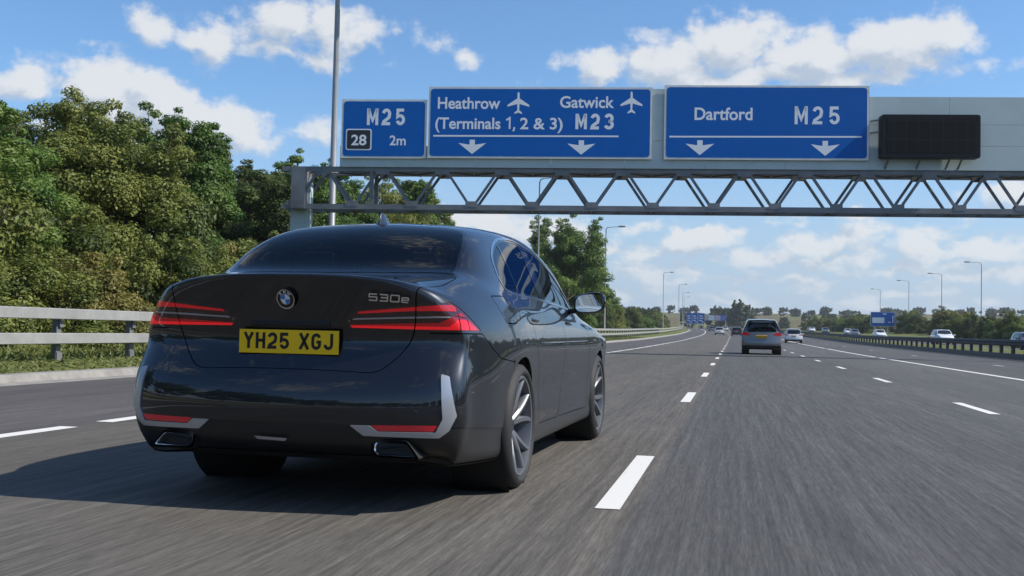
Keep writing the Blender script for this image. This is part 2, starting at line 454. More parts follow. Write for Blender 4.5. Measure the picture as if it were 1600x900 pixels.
def subdivide(V, F, level, fit=6, damp=0.9):
    """Catmull-Clark surface that passes (nearly) through the given points"""
    me = bpy.data.meshes.new('cage'); me.from_pydata([tuple(v) for v in V], [], F)
    ob = bpy.data.objects.new('cage', me); COL.objects.link(ob)
    md = ob.modifiers.new('s', 'SUBSURF'); md.levels = 1; md.render_levels = 1; md.use_limit_surface = True
    n = len(V); C = V.copy()
    def ev():
        dg = bpy.context.evaluated_depsgraph_get(); dg.update()
        return ob.evaluated_get(dg)
    for it in range(fit):
        me.vertices.foreach_set('co', C.ravel()); me.update(); ob.update_tag()
        e = ev(); m2 = e.data; co = np.empty(len(m2.vertices) * 3); m2.vertices.foreach_get('co', co)
        C += (V - co.reshape(-1, 3)[:n]) * damp
    md.levels = level; me.vertices.foreach_set('co', C.ravel()); me.update(); ob.update_tag()
    e = ev(); m2 = e.data
    co = np.empty(len(m2.vertices) * 3); m2.vertices.foreach_get('co', co); co = co.reshape(-1, 3)
    fs = [list(p.vertices) for p in m2.polygons]
    A = np.array(fs); p = co[A]
    fn = np.cross(p[:, 2] - p[:, 0], p[:, 3] - p[:, 1])
    no = np.zeros_like(co)
    for c in range(4): np.add.at(no, A[:, c], fn)
    no /= np.linalg.norm(no, axis=1)[:, None] + 1e-12
    bpy.data.objects.remove(ob); bpy.data.meshes.remove(me)
    return Surf(co, no, fs)
# ------------------------------------------------------------------ the black saloon: surface
def interp(tab, x):
    xs = [t[0] for t in tab]; return float(np.interp(x, xs, [t[1] for t in tab]))

def sedan_surface(level=3):
    ys = [None, .30, .56, .86, 1.165, 1.58, 2.05, 2.55, 3.05, 3.45, 3.80, 4.16, 4.52, 4.80, None]
    W = [(0, .80), (.30, .893), (.56, .928), (.86, .945), (1.165, .952), (1.58, .942), (2.05, .936), (2.55, .936), (3.05, .938), (3.45, .942),
         (3.8, .948), (4.16, .950), (4.52, .932), (4.80, .88)]
    zr = [.195, .31, .41, .53, .66, .79, .90]                      # rows 0..6, row 7 = shoulder
    dz = [-.05, -.022, -.016, -.018, -.006, 0, -.010]
    dzr = [-.09, -.03, -.004, .0, -.008, -.028, -.040]              # at the rear corner
    shoulder = {1: (.812, .33, 1.022), 2: (.856, .58, 1.026), 3: (.893, .86, 1.028), 4: (.905, 1.165, 1.020), 5: (.902, 1.58, 1.008), 6: (.897, 2.05, .998),
                7: (.896, 2.55, .990), 8: (.898, 3.05, .980), 9: (.898, 3.45, .965), 10: (.893, 3.8, .95), 11: (.88, 4.16, .925), 12: (.84, 4.52, .87), 13: (.77, 4.80, .79)}
    side = []
    for j, y in enumerate(ys):
        row = []
        if y is not None:
            f = max(0, 1 - y / 1.0)
            for i in range(7):
                z = zr[i] + (.045 * max(0, 1 - y / .95) if i == 0 else 0)
                if y > 3.9: z = zr[i] * (1 - .10 * (y - 3.9))
                row.append((interp(W, y) + dz[i] * (1 - f) + dzr[i] * f, y, z))
            row.append(shoulder[j])
        else:
            row = [(0, 0, 0)] * 8
        side.append(row)
    # rear face: columns corner .. centre, rows bottom .. lip
    cx = [None, .735, .56, .37, .19, 0.0]
    yb = [.20, .075, .012, .0, .045, .125, .105, .055]               # centre profile
    zb = [.258, .30, .395, .53, .66, .80, .93, 1.122]
    corner = [(.80, .235, .243), (.845, .20, .31), (.868, .165, .41), (.872, .155, .53), (.862, .172, .66), (.842, .232, .79), (.822, .222, .90), (.752, .178, 1.030)]
    dy = [None, .075, .038, .015, .004, 0]
    topz = [None, 1.072, 1.100, 1.115, 1.121, 1.122]
    cx7 = [None, .655, .51, .345, .18, 0.0]; cx6 = [None, .705, .54, .36, .187, 0.0]
    rear = []
    for k in range(6):
        colm = []
        for i in range(8):
            if k == 0: colm.append(corner[i]); continue
            s = {1: 1.0, 2: 1, 3: 1, 4: 1, 5: 0}[k]
            d = dy[k] * (0.85 if i >= 4 else 1.0)
            z = zb[i] if i < 7 else topz[k]
            if i == 6: z = .93 - .012 * (cx[k] / .75) ** 2
            colm.append(((cx7[k] if i == 7 else cx6[k] if i == 6 else cx[k]), yb[i] + d, z))
        rear.append(colm)
    # front face, simple
    fx = [.66, .58, .44, .29, .15, 0]; fy = [4.86, 4.91, 4.96, 5.0, 5.03, 5.045]; fz = [.22, .30, .39, .48, .56, .64, .70, .755]
    fdy = [-.10, -.03, 0, .01, .01, 0, -.02, -.07]
    front = [[(fx[k], fy[k] + fdy[i], fz[i]) for i in range(8)] for k in range(6)]
    T = {
     1: [(.710, .255, 1.084), (.565, .195, 1.122), (.385, .170, 1.136), (.20, .158, 1.140), (0, .155, 1.141)],
     2: [(.775, .58, 1.118), (.655, .585, 1.166), (.43, .60, 1.176), (.22, .61, 1.178), (0, .615, 1.178)],
     3: [(.822, .86, 1.126), (.715, .86, 1.215), (.585, .86, 1.270), (.31, .87, 1.302), (0, .88, 1.312)],
     4: [(.845, 1.165, 1.110), (.725, 1.165, 1.300), (.548, 1.165, 1.412), (.30, 1.165, 1.443), (0, 1.165, 1.452)],
     5: [(.858, 1.58, 1.088), (.738, 1.58, 1.310), (.590, 1.58, 1.458), (.32, 1.58, 1.502), (0, 1.58, 1.514)],
     6: [(.864, 2.05, 1.072), (.748, 2.05, 1.300), (.605, 2.05, 1.476), (.33, 2.05, 1.522), (0, 2.05, 1.534)],
     7: [(.866, 2.55, 1.058), (.755, 2.55, 1.285), (.605, 2.55, 1.470), (.33, 2.55, 1.522), (0, 2.55, 1.534)],
     8: [(.868, 3.05, 1.042), (.765, 3.05, 1.240), (.600, 3.05, 1.405), (.33, 3.05, 1.462), (0, 3.05, 1.476)],
     9: [(.862, 3.45, 1.025), (.760, 3.43, 1.120), (.620, 3.40, 1.235), (.34, 3.40, 1.285), (0, 3.40, 1.300)],
     10: [(.815, 3.80, 1.005), (.65, 3.80, 1.045), (.45, 3.80, 1.075), (.23, 3.80, 1.090), (0, 3.80, 1.095)],
     11: [(.775, 4.16, .985), (.59, 4.16, 1.02), (.40, 4.16, 1.04), (.2, 4.16, 1.055), (0, 4.16, 1.06)],
     12: [(.715, 4.52, .92), (.55, 4.52, .955), (.37, 4.52, .975), (.19, 4.52, .985), (0, 4.52, .99)],
     13: [(.66, 4.80, .835), (.50, 4.80, .865), (.34, 4.80, .885), (.17, 4.80, .895), (0, 4.80, .90)],
    }
    for j, d in {3: .012, 4: .030, 5: .034, 6: .034, 7: .036, 8: .036, 9: .03}.items():
        T[j] = [T[j][0], (T[j][1][0] + .006, T[j][1][1], T[j][1][2] + d * .6)] + [(p[0] + .022 * (1 if p[0] > .5 else 0), p[1], p[2] + d) for p in T[j][2:]]
    top = [None] * 15
    for j in T: top[j] = [side[j][7]] + T[j]
    V, F = box_cage(side, rear, top, front, .215)
    return subdivide(V, F, level)
# ------------------------------------------------------------------ materials of the vehicles
def paint(name, col, metal=0.0, rough=0.35, coat=1.0):
    m, nt, b = new_mat(name)
    b.inputs['Base Color'].default_value = (*col, 1); b.inputs['Metallic'].default_value = metal
    b.inputs['Roughness'].default_value = rough; b.inputs['Coat Weight'].default_value = coat
    b.inputs['Specular IOR Level'].default_value = .12
    b.inputs['Coat Roughness'].default_value = 0.015; b.inputs['Coat IOR'].default_value = 1.55
    tc = nt.nodes.new('ShaderNodeTexCoord')
    n2 = nt.nodes.new('ShaderNodeTexNoise'); n2.inputs['Scale'].default_value = 3.0; n2.inputs['Detail'].default_value = 8   # road film
    rr = nt.nodes.new('ShaderNodeMapRange'); rr.inputs['From Min'].default_value = .35; rr.inputs['From Max'].default_value = .75
    rr.inputs['To Min'].default_value = .004; rr.inputs['To Max'].default_value = .030
    nt.links.new(tc.outputs['Object'], n2.inputs['Vector']); nt.links.new(n2.outputs['Fac'], rr.inputs['Value'])
    nt.links.new(rr.outputs['Result'], b.inputs['Coat Roughness'])
    return m

def tinted_glass(name, tint, ior=1.5):
    m = bpy.data.materials.new(name); m.use_nodes = True; nt = m.node_tree; nt.nodes.clear()
    out = nt.nodes.new('ShaderNodeOutputMaterial'); mx = nt.nodes.new('ShaderNodeMixShader')
    tr = nt.nodes.new('ShaderNodeBsdfTransparent'); gl = nt.nodes.new('ShaderNodeBsdfGlossy'); fr = nt.nodes.new('ShaderNodeFresnel')
    tr.inputs['Color'].default_value = (*tint, 1); gl.inputs['Roughness'].default_value = 0.01; fr.inputs['IOR'].default_value = ior
    nt.links.new(fr.outputs[0], mx.inputs[0]); nt.links.new(tr.outputs[0], mx.inputs[1]); nt.links.new(gl.outputs[0], mx.inputs[2])
    nt.links.new(mx.outputs[0], out.inputs[0])
    return m

M = {}
M['black_paint'] = paint('black_paint', (.023, .0255, .031), .85, .37)
M['black_satin'] = mat('black_satin', (.013, .013, .014), .42)
M['black_matte'] = mat('black_matte', (.008, .008, .008), .8)
M['dark_grey'] = mat('dark_grey', (.028, .029, .031), .40)
M['gloss_black'] = mat('gloss_black', (.004, .004, .005), .06, coat=.5)
M['gap'] = mat('panel_gap', (.0015, .0015, .0015), .9, spec=.1)
M['silver_trim'] = mat('silver_trim', (.46, .475, .50), .34, .6)
M['chrome'] = mat('chrome', (.72, .73, .75), .12, 1.0)
M['dark_chrome'] = mat('dark_chrome', (.30, .31, .33), .18, 1.0)
M['red_lamp'] = mat('red_lamp', (.40, .003, .007), .12, coat=.5, emit=(1, .012, .02), estr=.32)
M['red_lamp_mid'] = mat('red_lamp_mid', (.22, .003, .006), .10, coat=.6, emit=(1, .01, .02), estr=.07)
M['red_lamp_up'] = mat('red_lamp_upper', (.28, .003, .007), .10, coat=.7, emit=(1, .01, .02), estr=.14)
M['red_lamp_dark'] = mat('red_lamp_dark', (.030, .003, .004), .06, coat=1)
M['lamp_clear'] = mat('lamp_clear', (.38, .37, .38), .15, .4, coat=1)
M['reflector'] = mat('red_reflector_glow', (.50, .008, .02), .15, coat=1, emit=(1, .02, .04), estr=.05)  # slight glow added to the colour, a reflector is no lamp
M['rear_glass'] = tinted_glass('tinted_rear_glass', (.50, .54, .57))
M['side_glass'] = tinted_glass('tinted_side_glass', (.30, .33, .34), 1.9)
M['tyre'] = mat('tyre_rubber', (.018, .018, .018), .72, noise=(40, .25))
M['rim'] = mat('rim_alloy', (.19, .195, .21), .42, .7)
M['rim_dark'] = mat('rim_shadow', (.03, .03, .032), .5, .3)
M['disc'] = mat('brake_disc', (.25, .25, .26), .35, 1.0)
M['seat'] = mat('seat_leather', (.022, .021, .021), .5)
M['plate_yellow'] = mat('plate_yellow', (1.0, .60, .004), .38, noise=(9, .05))
M['plate_white'] = mat('plate_white', (.75, .75, .73), .4)
M['ink'] = mat('black_ink', (.006, .006, .007), .5)
M['blue_enamel'] = mat('blue_enamel', (.02, .22, .62), .2, coat=.6)
M['white_enamel'] = mat('white_enamel', (.8, .8, .8), .2, coat=.6)
M['mirror'] = mat('mirror_glass', (.75, .78, .80), .02, 1.0)

# ------------------------------------------------------------------ strokes for plates
def arc(cx, cy, rx, ry, a0, a1, n=8):
    return [(cx + rx * math.cos(R(a0 + (a1 - a0) * i / n)), cy + ry * math.sin(R(a0 + (a1 - a0) * i / n))) for i in range(n + 1)]

def glyph(c):
    """centre-line strokes in a 1 x 1.58 box (number plate lettering)"""
    a, w, h, q = .14, .86, 1.44, .34
    if c == 'Y': return [[(.08, 1.58), (.5, .78)], [(.92, 1.58), (.5, .78), (.5, 0)]]
    if c == 'H': return [[(a, 0), (a, 1.58)], [(w, 0), (w, 1.58)], [(a, .8), (w, .8)]]
    if c == '2': return [arc(.5, 1.08, .36, .36, 170, 0, 8) + [(.78, .72), (.22, .36), (.14, .14), (.94, .14)]]
    if c == '5': return [[(.9, h), (.2, h), (.16, .80), (.32, .90)] + arc(.5, .52, .36, .38, 90, -165, 10)]
    if c == 'X': return [[(.08, 1.58), (.92, 0)], [(.92, 1.58), (.08, 0)]]
    if c == 'G': return [arc(.5, 1.06, .36, .38, 20, 180, 8) + arc(.5, .52, .36, .38, 180, 360, 8) + [(.86, .74), (.52, .74)]]
    if c == 'J': return [[(.84, 1.58)] + arc(.5, .50, .34, .36, 0, -180, 8)]
    if c == 'M': return [[(.02, 0), (.02, 1.58)], [(.05, 1.50), (.51, .42), (.97, 1.50)], [(1.0, 0), (1.0, 1.58)]]
    if c == '3': return [arc(.46, 1.12, .36, .33, 165, -75, 9) + [(.40, .82)], [(.40, .82)] + arc(.46, .48, .40, .34, 75, -165, 9)]
    if c == 'K': return [[(a, 0), (a, 1.58)], [(.9, 1.58), (.2, .74)], [(.36, .92), (.92, 0)]]
    if c == 'L': return [[(a, 1.58), (a, .14), (.9, .14)]]
    if c == 'V': return [[(.08, 1.58), (.5, .06), (.92, 1.58)]]
    if c == 'O' or c == '0': return [arc(.5, 1.08, .36, .36, 0, 180, 8) + arc(.5, .5, .36, .36, 180, 360, 8) + [(.86, 1.08)]]
    return []

def ribbon(mb, line, w, fr):
    P = [Vector(p) for p in line]; n = len(P); L = []
    for i in range(n):
        d0 = (P[i] - P[i - 1]).normalized() if i else None
        d1 = (P[i + 1] - P[i]).normalized() if i < n - 1 else None
        d = d1 if d0 is None else d0 if d1 is None else (d0 + d1).normalized()
        nn = Vector((-d.y, d.x)); s = 1.0
        if d0 is not None and d1 is not None:
            s = 1 / max(.5, nn.dot(Vector((-d0.y, d0.x))))
        L.append((P[i] + nn * w / 2 * s, P[i] - nn * w / 2 * s))
    vs = [fr(*q) for ab in L for q in ab]
    mb.add(vs, [(2 * i, 2 * i + 1, 2 * i + 3, 2 * i + 2) for i in range(n - 1)])

def plate_text(txt, cw, fr, name, parent, stroke=.28, gap=.22):
    """each character of a number plate as an object of its own"""
    x = 0
    tot = sum((1 if c != ' ' else .55) + gap for c in txt) - gap
    for c in txt:
        if c != ' ':
            mb = MB()
            for l in glyph(c): ribbon(mb, l, stroke, lambda u, v, x=x: fr((u + x - tot / 2) * cw, (v - .79) * cw))
            mb.build(name, M['ink'], parent)
        x += (1 if c != ' ' else .55) + gap

def wheel(parent, c, side, r=.352, w=.275, style=5, spin=0.0):
    """tyre, rim and hub; axis along x, 'side' +1 shows its face to +x"""
    wl = empty('wheel', c); wl.parent = parent
    def fr(rr, h, a): return (h * side, rr * math.cos(a), rr * math.sin(a))
    t = MB(); hw = w / 2; rr = r - .070
    prof = [(rr, -hw * .80), (rr + .010, -hw * .93), (rr + .035, -hw), (r - .026, -hw * .93), (r - .006, -hw * .80), (r - .001, -hw * .60)]
    for g in (-.40, -.13, .13, .40):
        prof += [(r, hw * (g - .045)), (r - .008, hw * (g - .030)), (r - .008, hw * (g + .030)), (r, hw * (g + .045))]
    prof += [(r - .001, hw * .60), (r - .006, hw * .80), (r - .026, hw * .93), (r - .04, hw * .985), (rr + .022, hw * .99), (rr + .010, hw * .93), (rr, hw * .82)]
    t.lathe(prof, 64, fr); t.build('tyre', M['tyre'], wl, smooth=True, angle=40)
    b = MB(); b.lathe([(rr + .002, hw * .86), (rr - .004, hw * .90), (rr - .016, hw * .88), (rr - .022, hw * .70), (rr - .03, hw * .1), (rr - .03, -hw * .8), (rr + .002, -hw * .86)], 64, fr)
    rim = b.build('rim', M['rim'], wl, smooth=True, angle=30)
    sp = MB()
    for k in range(style):
        a0 = 2 * math.pi * k / style + spin
        for s in (-1, 1):
            pts = []
            for i in range(7):
                q = i / 6; rad = .045 + (rr - .018 - .045) * q; da = s * (.14 + .16 * q ** 1.3)
                pts.append((rad, a0 + da * (1 if q > .05 else .8), hw * (.42 + .40 * q ** .8), .046 - .012 * q))
            vs = []
            for rad, a, h, wd in pts:
                for sx, dh in ((-1, -.035), (-1, -.006), (-.5, 0.006), (.5, .006), (1, -.006), (1, -.035)):
                    aa = a + sx * wd / 2 / max(rad, .05); vs.append(fr(rad, h + dh, aa))
            n = 6; fs = []
            for i in range(6):
                for k2 in range(n): fs.append((i * n + k2, i * n + (k2 + 1) % n, (i + 1) * n + (k2 + 1) % n, (i + 1) * n + k2))
            sp.add(vs, fs)
    sp.build('spokes', M['rim'], rim, smooth=True, angle=40)
    h = MB(); h.lathe([(0, hw * .52), (.03, hw * .52), (.036, hw * .48), (.062, hw * .44), (.068, hw * .30), (.07, 0)], 32, fr)
    h.build('hub_cap', M['dark_chrome'], rim, smooth=True)
    d = MB(); d.lathe([(.03, hw * .12), (.172, hw * .12), (.172, -.01), (.03, -.01)], 40, fr); d.build('brake_disc', M['disc'], wl, smooth=True, angle=30)
    bk = MB(); bk.lathe([(0, -hw * .5), (rr - .03, -hw * .5)], 32, fr); bk.build('wheel_back', M['black_matte'], wl)
    return wl

# ------------------------------------------------------------------ the black saloon
def build_sedan():
    root = empty('saloon_car', (-2.14, 4.75, 0), R(-1.2))
    tag(root, 'large glossy black saloon with yellow plate YH25 XGJ in the left lane, nearest vehicle', 'car')
    S = sedan_surface(3)
    RW, FWH = (1.185, .352), (4.165, .352)
    XZ = lambda P: P[:, [0, 2]]; YZ = lambda P: P[:, [1, 2]]; XY = lambda P: P[:, [0, 1]]
    UZ = lambda P: np.stack([np.abs(P[:, 0]) + np.clip(P[:, 1] - .20, 0, 9), P[:, 2]], 1)
    XWv = lambda P: np.stack([np.abs(P[:, 0]), P[:, 2] + P[:, 1]], 1)
    sidem = lambda V, N: (np.abs(V[:, 0]) > .55) & (V[:, 1] > .2) & (V[:, 1] < 4.9)
    rearm = lambda V, N: (V[:, 1] < .95)
    # curves
    boot = fillet([(-1e-3 - .2, .742), (.475, .744), (.555, .88), (.622, 1.03), (.640, 1.10), (.645, 1.165), (.662, 1.235), (.706, 1.46), (.705, 1.78), (.62, 1.812), (-.2, 1.83)],
                  [0, .07, .03, .05, .03, .03, .05, .05, .04, .05, 0])
    p_boot = lambda P: sdf(XWv(P), boot)
    dlo = fillet([(1.150, 1.110), (1.108, 1.185), (1.180, 1.312), (1.345, 1.392), (1.545, 1.452), (1.85, 1.483), (2.098, 1.480), (2.456, 1.440), (2.85, 1.362), (3.10, 1.245),
                  (3.34, 1.085), (3.35, 1.035), (2.93, 1.055), (2.08, 1.089), (1.41, 1.094)], [.03, .05, .06, .08, .1, .1, .1, .15, .12, .1, .03, .02, .1, .2, .1])
    p_dlo = lambda P: sdf(YZ(P), dlo)
    quarter = [(1.0, 1.0), (1.440, 1.0), (1.495, 1.6), (1.0, 1.6)]
    rdoorg = [(1.475, 1.0), (2.105, 1.0), (2.030, 1.6), (1.530, 1.6)]
    fdoorg = [(2.325, 1.0), (3.6, 1.0), (3.6, 1.6), (2.215, 1.6)]
    pane = lambda poly: (lambda P: np.maximum(p_dlo(P) + .026, sdf(YZ(P), poly)))
    rdoor = fillet([(1.36, 1.12), (1.445, 1.06), (1.545, .842), (1.70, .66), (1.765, .36), (1.80, .315), (2.41, .312), (2.46, .37), (2.575, .65), (2.59, .80), (2.56, .96), (2.38, 1.10)],
                   [0, .05, .15, .12, .04, .03, .05, .1, .1, .1, .1, 0])
    fdoor = fillet([(2.38, 1.10), (2.56, .96), (2.59, .80), (2.575, .65), (2.46, .37), (2.47, .312), (3.56, .300), (3.62, .36), (3.66, .60), (3.60, .82), (3.45, 1.02), (3.38, 1.1)],
                   [0, .1, .1, .1, .1, .03, .04, .06, .1, .1, .05, 0])
    p_rd = lambda P: sdf(YZ(P), rdoor); p_fd = lambda P: sdf(YZ(P), fdoor)
    flap = fillet([(.735, 1.072), (.972, 1.080), (1.070, .932), (.832, .928)], .035)
    p_fl = lambda P: sdf(YZ(P), flap)
    light = fillet([(.282, .918), (.345, .970), (.632, 1.003), (.745, 1.016), (.815, 1.024), (.890, 1.002), (1.115, .890), (1.10, .879), (.80, .879), (.607, .880), (.36, .884), (.30, .900)],
                   [.02, .02, .02, .02, .02, .02, .01, .005, .02, .02, .02, .02])
    p_lt = lambda P: sdf(UZ(P), light)
    bars = [fillet(b, .003, 2) for b in (
        [(.352, .957), (.360, .967), (.632, .993), (.745, 1.004), (.812, 1.009), (.872, .993), (.845, .976), (.745, .977), (.632, .975)],      # upper bar
        [(.302, .917), (.318, .927), (.632, .940), (.745, .944), (.80, .946), (.79, .952), (.632, .948), (.335, .935)],                        # silver line
        [(.318, .892), (.308, .902), (.632, .916), (.745, .920), (.82, .956), (.895, .973), (1.07, .897), (1.09, .886), (.80, .885), (.632, .886)],
        [(.318, .8895), (.312, .8995), (.632, .9015), (.79, .902), (.85, .936), (.93, .936), (1.045, .899), (1.06, .888), (.80, .888), (.632, .8875)])]
    ribs = [[(.846, 1.03), (.857, 1.03), (.880, .87), (.869, .87)], [(.925, 1.03), (.935, 1.03), (.972, .87), (.962, .87)], [(.82, .958), (.82, .949), (1.1, .928), (1.1, .937)]]
    p_bars = [(lambda P, b=b: sdf(UZ(P), b)) for b in bars]
    silver = fillet([(.365, .428), (.428, .380), (.778, .376), (.822, .410), (.854, .480), (.834, .58), (.814, .664), (.776, .674), (.786, .60), (.796, .466), (.764, .402), (.495, .402), (.462, .428)], .005, 2)
    red = fillet([(.468, .430), (.497, .4045), (.758, .4065), (.776, .434)], .004, 2)
    p_si = lambda P: sdf(UZ(P), silver); p_re = lambda P: sdf(UZ(P), red)
    def low_line(P): return P[:, 2] - np.where(np.abs(P[:, 0]) > .84, .428 - .055 * np.clip((P[:, 1] - .1) / .7, 0, 1), .428)
    def skirt_line(P): return P[:, 2] - (.318 - .012 * (P[:, 1] - 1.7) / 2)
    bump = [(-1, .0), (-1, .870), (.44, .870), (.56, .80), (.70, .742), (.95, .72), (.95, .0)]
    p_bu = lambda P: sdf(YZ(P), bump)
    rg = fillet([(-.672, .655), (-.30, .628), (0, .622), (.30, .628), (.680, .655), (.640, 1.00), (.582, 1.225), (.30, 1.255), (0, 1.262), (-.30, 1.255), (-.582, 1.225), (-.640, 1.00)],
                [.04, .1, .1, .1, .04, .1, .05, .1, .1, .1, .05, .1])
    ws = fillet([(-.68, 3.62), (0, 3.80), (.68, 3.62), (.57, 2.96), (0, 2.90), (-.57, 2.96)], [.06, .2, .06, .06, .2, .06])
    p_rg = lambda P: sdf(XY(P), rg); p_ws = lambda P: sdf(XY(P), ws)
    topm = lambda V, N: (V[:, 2] > 1.02)
    arch = lambda c, r: (lambda P: np.hypot(P[:, 1] - c[0], P[:, 2] - c[1]) - r)
    p_ra, p_fa = arch(RW, .392), arch(FWH, .392)
    g = .0028
    lowm = lambda V, N: (np.abs(V[:, 0]) > .5) & (V[:, 2] < .95)
    # a finer net where the lamps and trims are cut out
    lampzone = lambda V, N: (V[:, 1] < .62) & (V[:, 2] > .85) & (V[:, 2] < 1.05) & (np.abs(V[:, 0]) > .25)
    S.refine(lampzone); S.refine(lampzone)
    S.refine(lambda V, N: (V[:, 1] < .30) & (V[:, 2] > .34) & (V[:, 2] < .70) & (np.abs(V[:, 0]) > .33))
    S.refine(lambda V, N: (V[:, 1] < .30) & (V[:, 2] > .36) & (V[:, 2] < .68) & (np.abs(V[:, 0]) > .35))
    S.refine(lambda V, N: (np.abs(V[:, 0]) > .6) & ((np.abs(p_rd(V)) < .03) | (np.abs(p_fd(V)) < .03) | (np.abs(p_fl(V)) < .03)))
    # cuts
    for ph, m in ((p_ra, lowm), (p_fa, lowm)):
        S.cut(ph, m); S.cut(lambda P, ph=ph: ph(P) - .012, lowm)
    off = lambda ph, d: (lambda P: ph(P) + d)
    for ph, m in ((p_boot, rearm), (p_rd, sidem), (p_fd, sidem), (p_fl, sidem)):
        for d in (-g, g): S.cut(off(ph, d), m)
    for d in (0, .013, .026): S.cut(off(p_dlo, d), sidem)
    for poly in (quarter, rdoorg, fdoorg): S.cut(lambda P, poly=poly: sdf(YZ(P), poly), lambda V, N: sidem(V, N) & (V[:, 2] > 1.03))
    S.cut(p_lt, rearm); S.cut(off(p_lt, .004), rearm)
    for ph in p_bars: S.cut(ph, rearm)
    for rb in ribs: S.cut(lambda P, rb=rb: sdf(UZ(P), rb), lambda V, N: rearm(V, N) & (np.abs(V[:, 0]) > .7) & (V[:, 2] > .86) & (V[:, 2] < 1.04))
    S.cut(p_si, rearm); S.cut(p_re, rearm)
    S.cut(low_line, lambda V, N: V[:, 1] < .85); S.cut(skirt_line, lambda V, N: (V[:, 1] > 1.2) & (V[:, 1] < 4.1) & (np.abs(V[:, 0]) > .7))
    for d in (-g, g): S.cut(off(p_bu, d), lambda V, N: (V[:, 1] < .97) & (V[:, 2] > .5))
    for ph in (p_rg, p_ws): S.cut(ph, topm); S.cut(off(ph, .022), topm)
    # classify
    C, Nc = S.centroids()
    lab = np.full(len(C), 'body', dtype=object)
    sm = sidem(C, Nc); rm = rearm(C, Nc); tm = topm(C, Nc); sgn = np.where(C[:, 0] > 0, 'R', 'L')
    def put(cond, name, sided=True):
        lab[cond] = np.array([name + s for s in sgn[cond]], dtype=object) if sided else name
    v = {n: f(C) for n, f in dict(boot=p_boot, dlo=p_dlo, rd=p_rd, fd=p_fd, fl=p_fl, lt=p_lt, si=p_si, re=p_re, low=low_line, sk=skirt_line, bu=p_bu, rg=p_rg, ws=p_ws, ra=p_ra, fa=p_fa).items()}
    put((C[:, 1] < .97) & (v['bu'] < -g), 'bumper', False)
    put((np.abs(v['bu']) < g) & (C[:, 1] < .97) & (C[:, 1] > .10) & (np.abs(C[:, 0]) > .7), 'gap', False)
    put(sm & (v['rd'] < 0), 'rear_door'); put(sm & (v['fd'] < 0), 'front_door'); put(sm & (v['fl'] < 0), 'fuel_flap')
    put(rm & (v['boot'] < 0), 'boot', False)
    put(rm & (v['low'] < 0) & (C[:, 1] < .85), 'lower_bumper', False)
    put((v['sk'] < 0) & (C[:, 1] > 1.3) & (C[:, 1] < 4.05) & (np.abs(C[:, 0]) > .7), 'skirt')
    put(rm & (v['lt'] < 0), 'lampedge'); put(rm & (v['lt'] < -.004), 'lamp')
    for n_, ph in zip(('upper', 'line', 'lower', 'glow'), p_bars): put(rm & (ph(C) < 0), 'lamp_' + n_)
    for rb in ribs: put(rm & ((lab == 'lamp_upperR') | (lab == 'lamp_upperL') | (lab == 'lamp_lowerR') | (lab == 'lamp_lowerL') | (lab == 'lamp_glowR') | (lab == 'lamp_glowL')) & (sdf(UZ(C), rb) < 0), 'lamp')
    put(rm & (np.abs(v['boot']) < g), 'gap', False)
    put(rm & (v['si'] < 0), 'silver'); put(rm & (v['re'] < 0), 'reflector')
    for k in ('rd', 'fd', 'fl'): put(sm & (np.abs(v[k]) < g), 'gap', False)
    put(sm & (v['dlo'] < 0), 'chrome'); put(sm & (v['dlo'] < -.013), 'pillar')
    for n_, poly in (('glass_quarter', quarter), ('glass_rear', rdoorg), ('glass_front', fdoorg)):
        put(sm & (v['dlo'] < -.026) & (sdf(YZ(C), poly) < 0), n_)
    put(tm & (v['rg'] < 0) & (C[:, 1] < 1.5), 'frit', False); put(tm & (v['rg'] < -.022) & (C[:, 1] < 1.5), 'rear_glass', False)
    put(tm & (v['ws'] < 0) & (C[:, 1] > 2.5), 'fritfront', False); put(tm & (v['ws'] < -.022) & (C[:, 1] > 2.5), 'windscreen', False)
    put(lowm(C, Nc) & ((v['ra'] < 0) | (v['fa'] < 0)), 'hole', False)
    put(lowm(C, Nc) & (lab == 'bumper') & (v['ra'] < .012) & (v['ra'] > 0), 'bumper', False)
    put((C[:, 2] < .26) & (Nc[:, 2] < -.8), 'floor', False)
    I = lambda *n: [i for i in range(len(lab)) if lab[i] in n]
    P, G = M['black_paint'], M['gap']
    body = S.part(I('body'), 'body_shell', P, root, skirt=.014)
    S.part(I('floor'), 'underbody', M['black_matte'], root)
    S.part(I('gap'), 'panel_gap', G, root, off=-.011)
    boot_o = S.part(I('boot'), 'boot_lid', P, root, skirt=.014)
    bump_o = S.part(I('bumper'), 'rear_bumper', P, root, skirt=.014)
    lb = S.part(I('lower_bumper'), 'lower_bumper', M['black_satin'], root, off=-.004, skirt=.01)
    S.part(I('frit'), 'window_seal', M['gloss_black'], root, off=-.001, skirt=.012)
    S.part(I('fritfront'), 'window_seal', M['gloss_black'], root, off=-.001, skirt=.012)
    S.part(I('rear_glass'), 'rear_window', M['rear_glass'], root)
    S.part(I('windscreen'), 'windscreen', M['side_glass'], root)
    for s, sx in (('R', 1), ('L', -1)):
        rdo = S.part(I('rear_door' + s), 'rear_door', P, root, skirt=.014)
        fdo = S.part(I('front_door' + s), 'front_door', P, root, skirt=.014)
        S.part(I('fuel_flap' + s) if s == 'R' else [], 'fuel_flap', P, root, skirt=.01) if s == 'R' else S.part(I('fuel_flapL'), 'quarter_panel', P, root)
        S.part(I('skirt' + s), 'side_skirt', M['dark_grey'], root, off=-.002, skirt=.01)
        S.part(I('chrome' + s), 'window_trim', M['chrome'], root, off=.003, skirt=.008)
        S.part(I('pillar' + s), 'window_pillar', M['gloss_black'], root, off=-.001, skirt=.012)
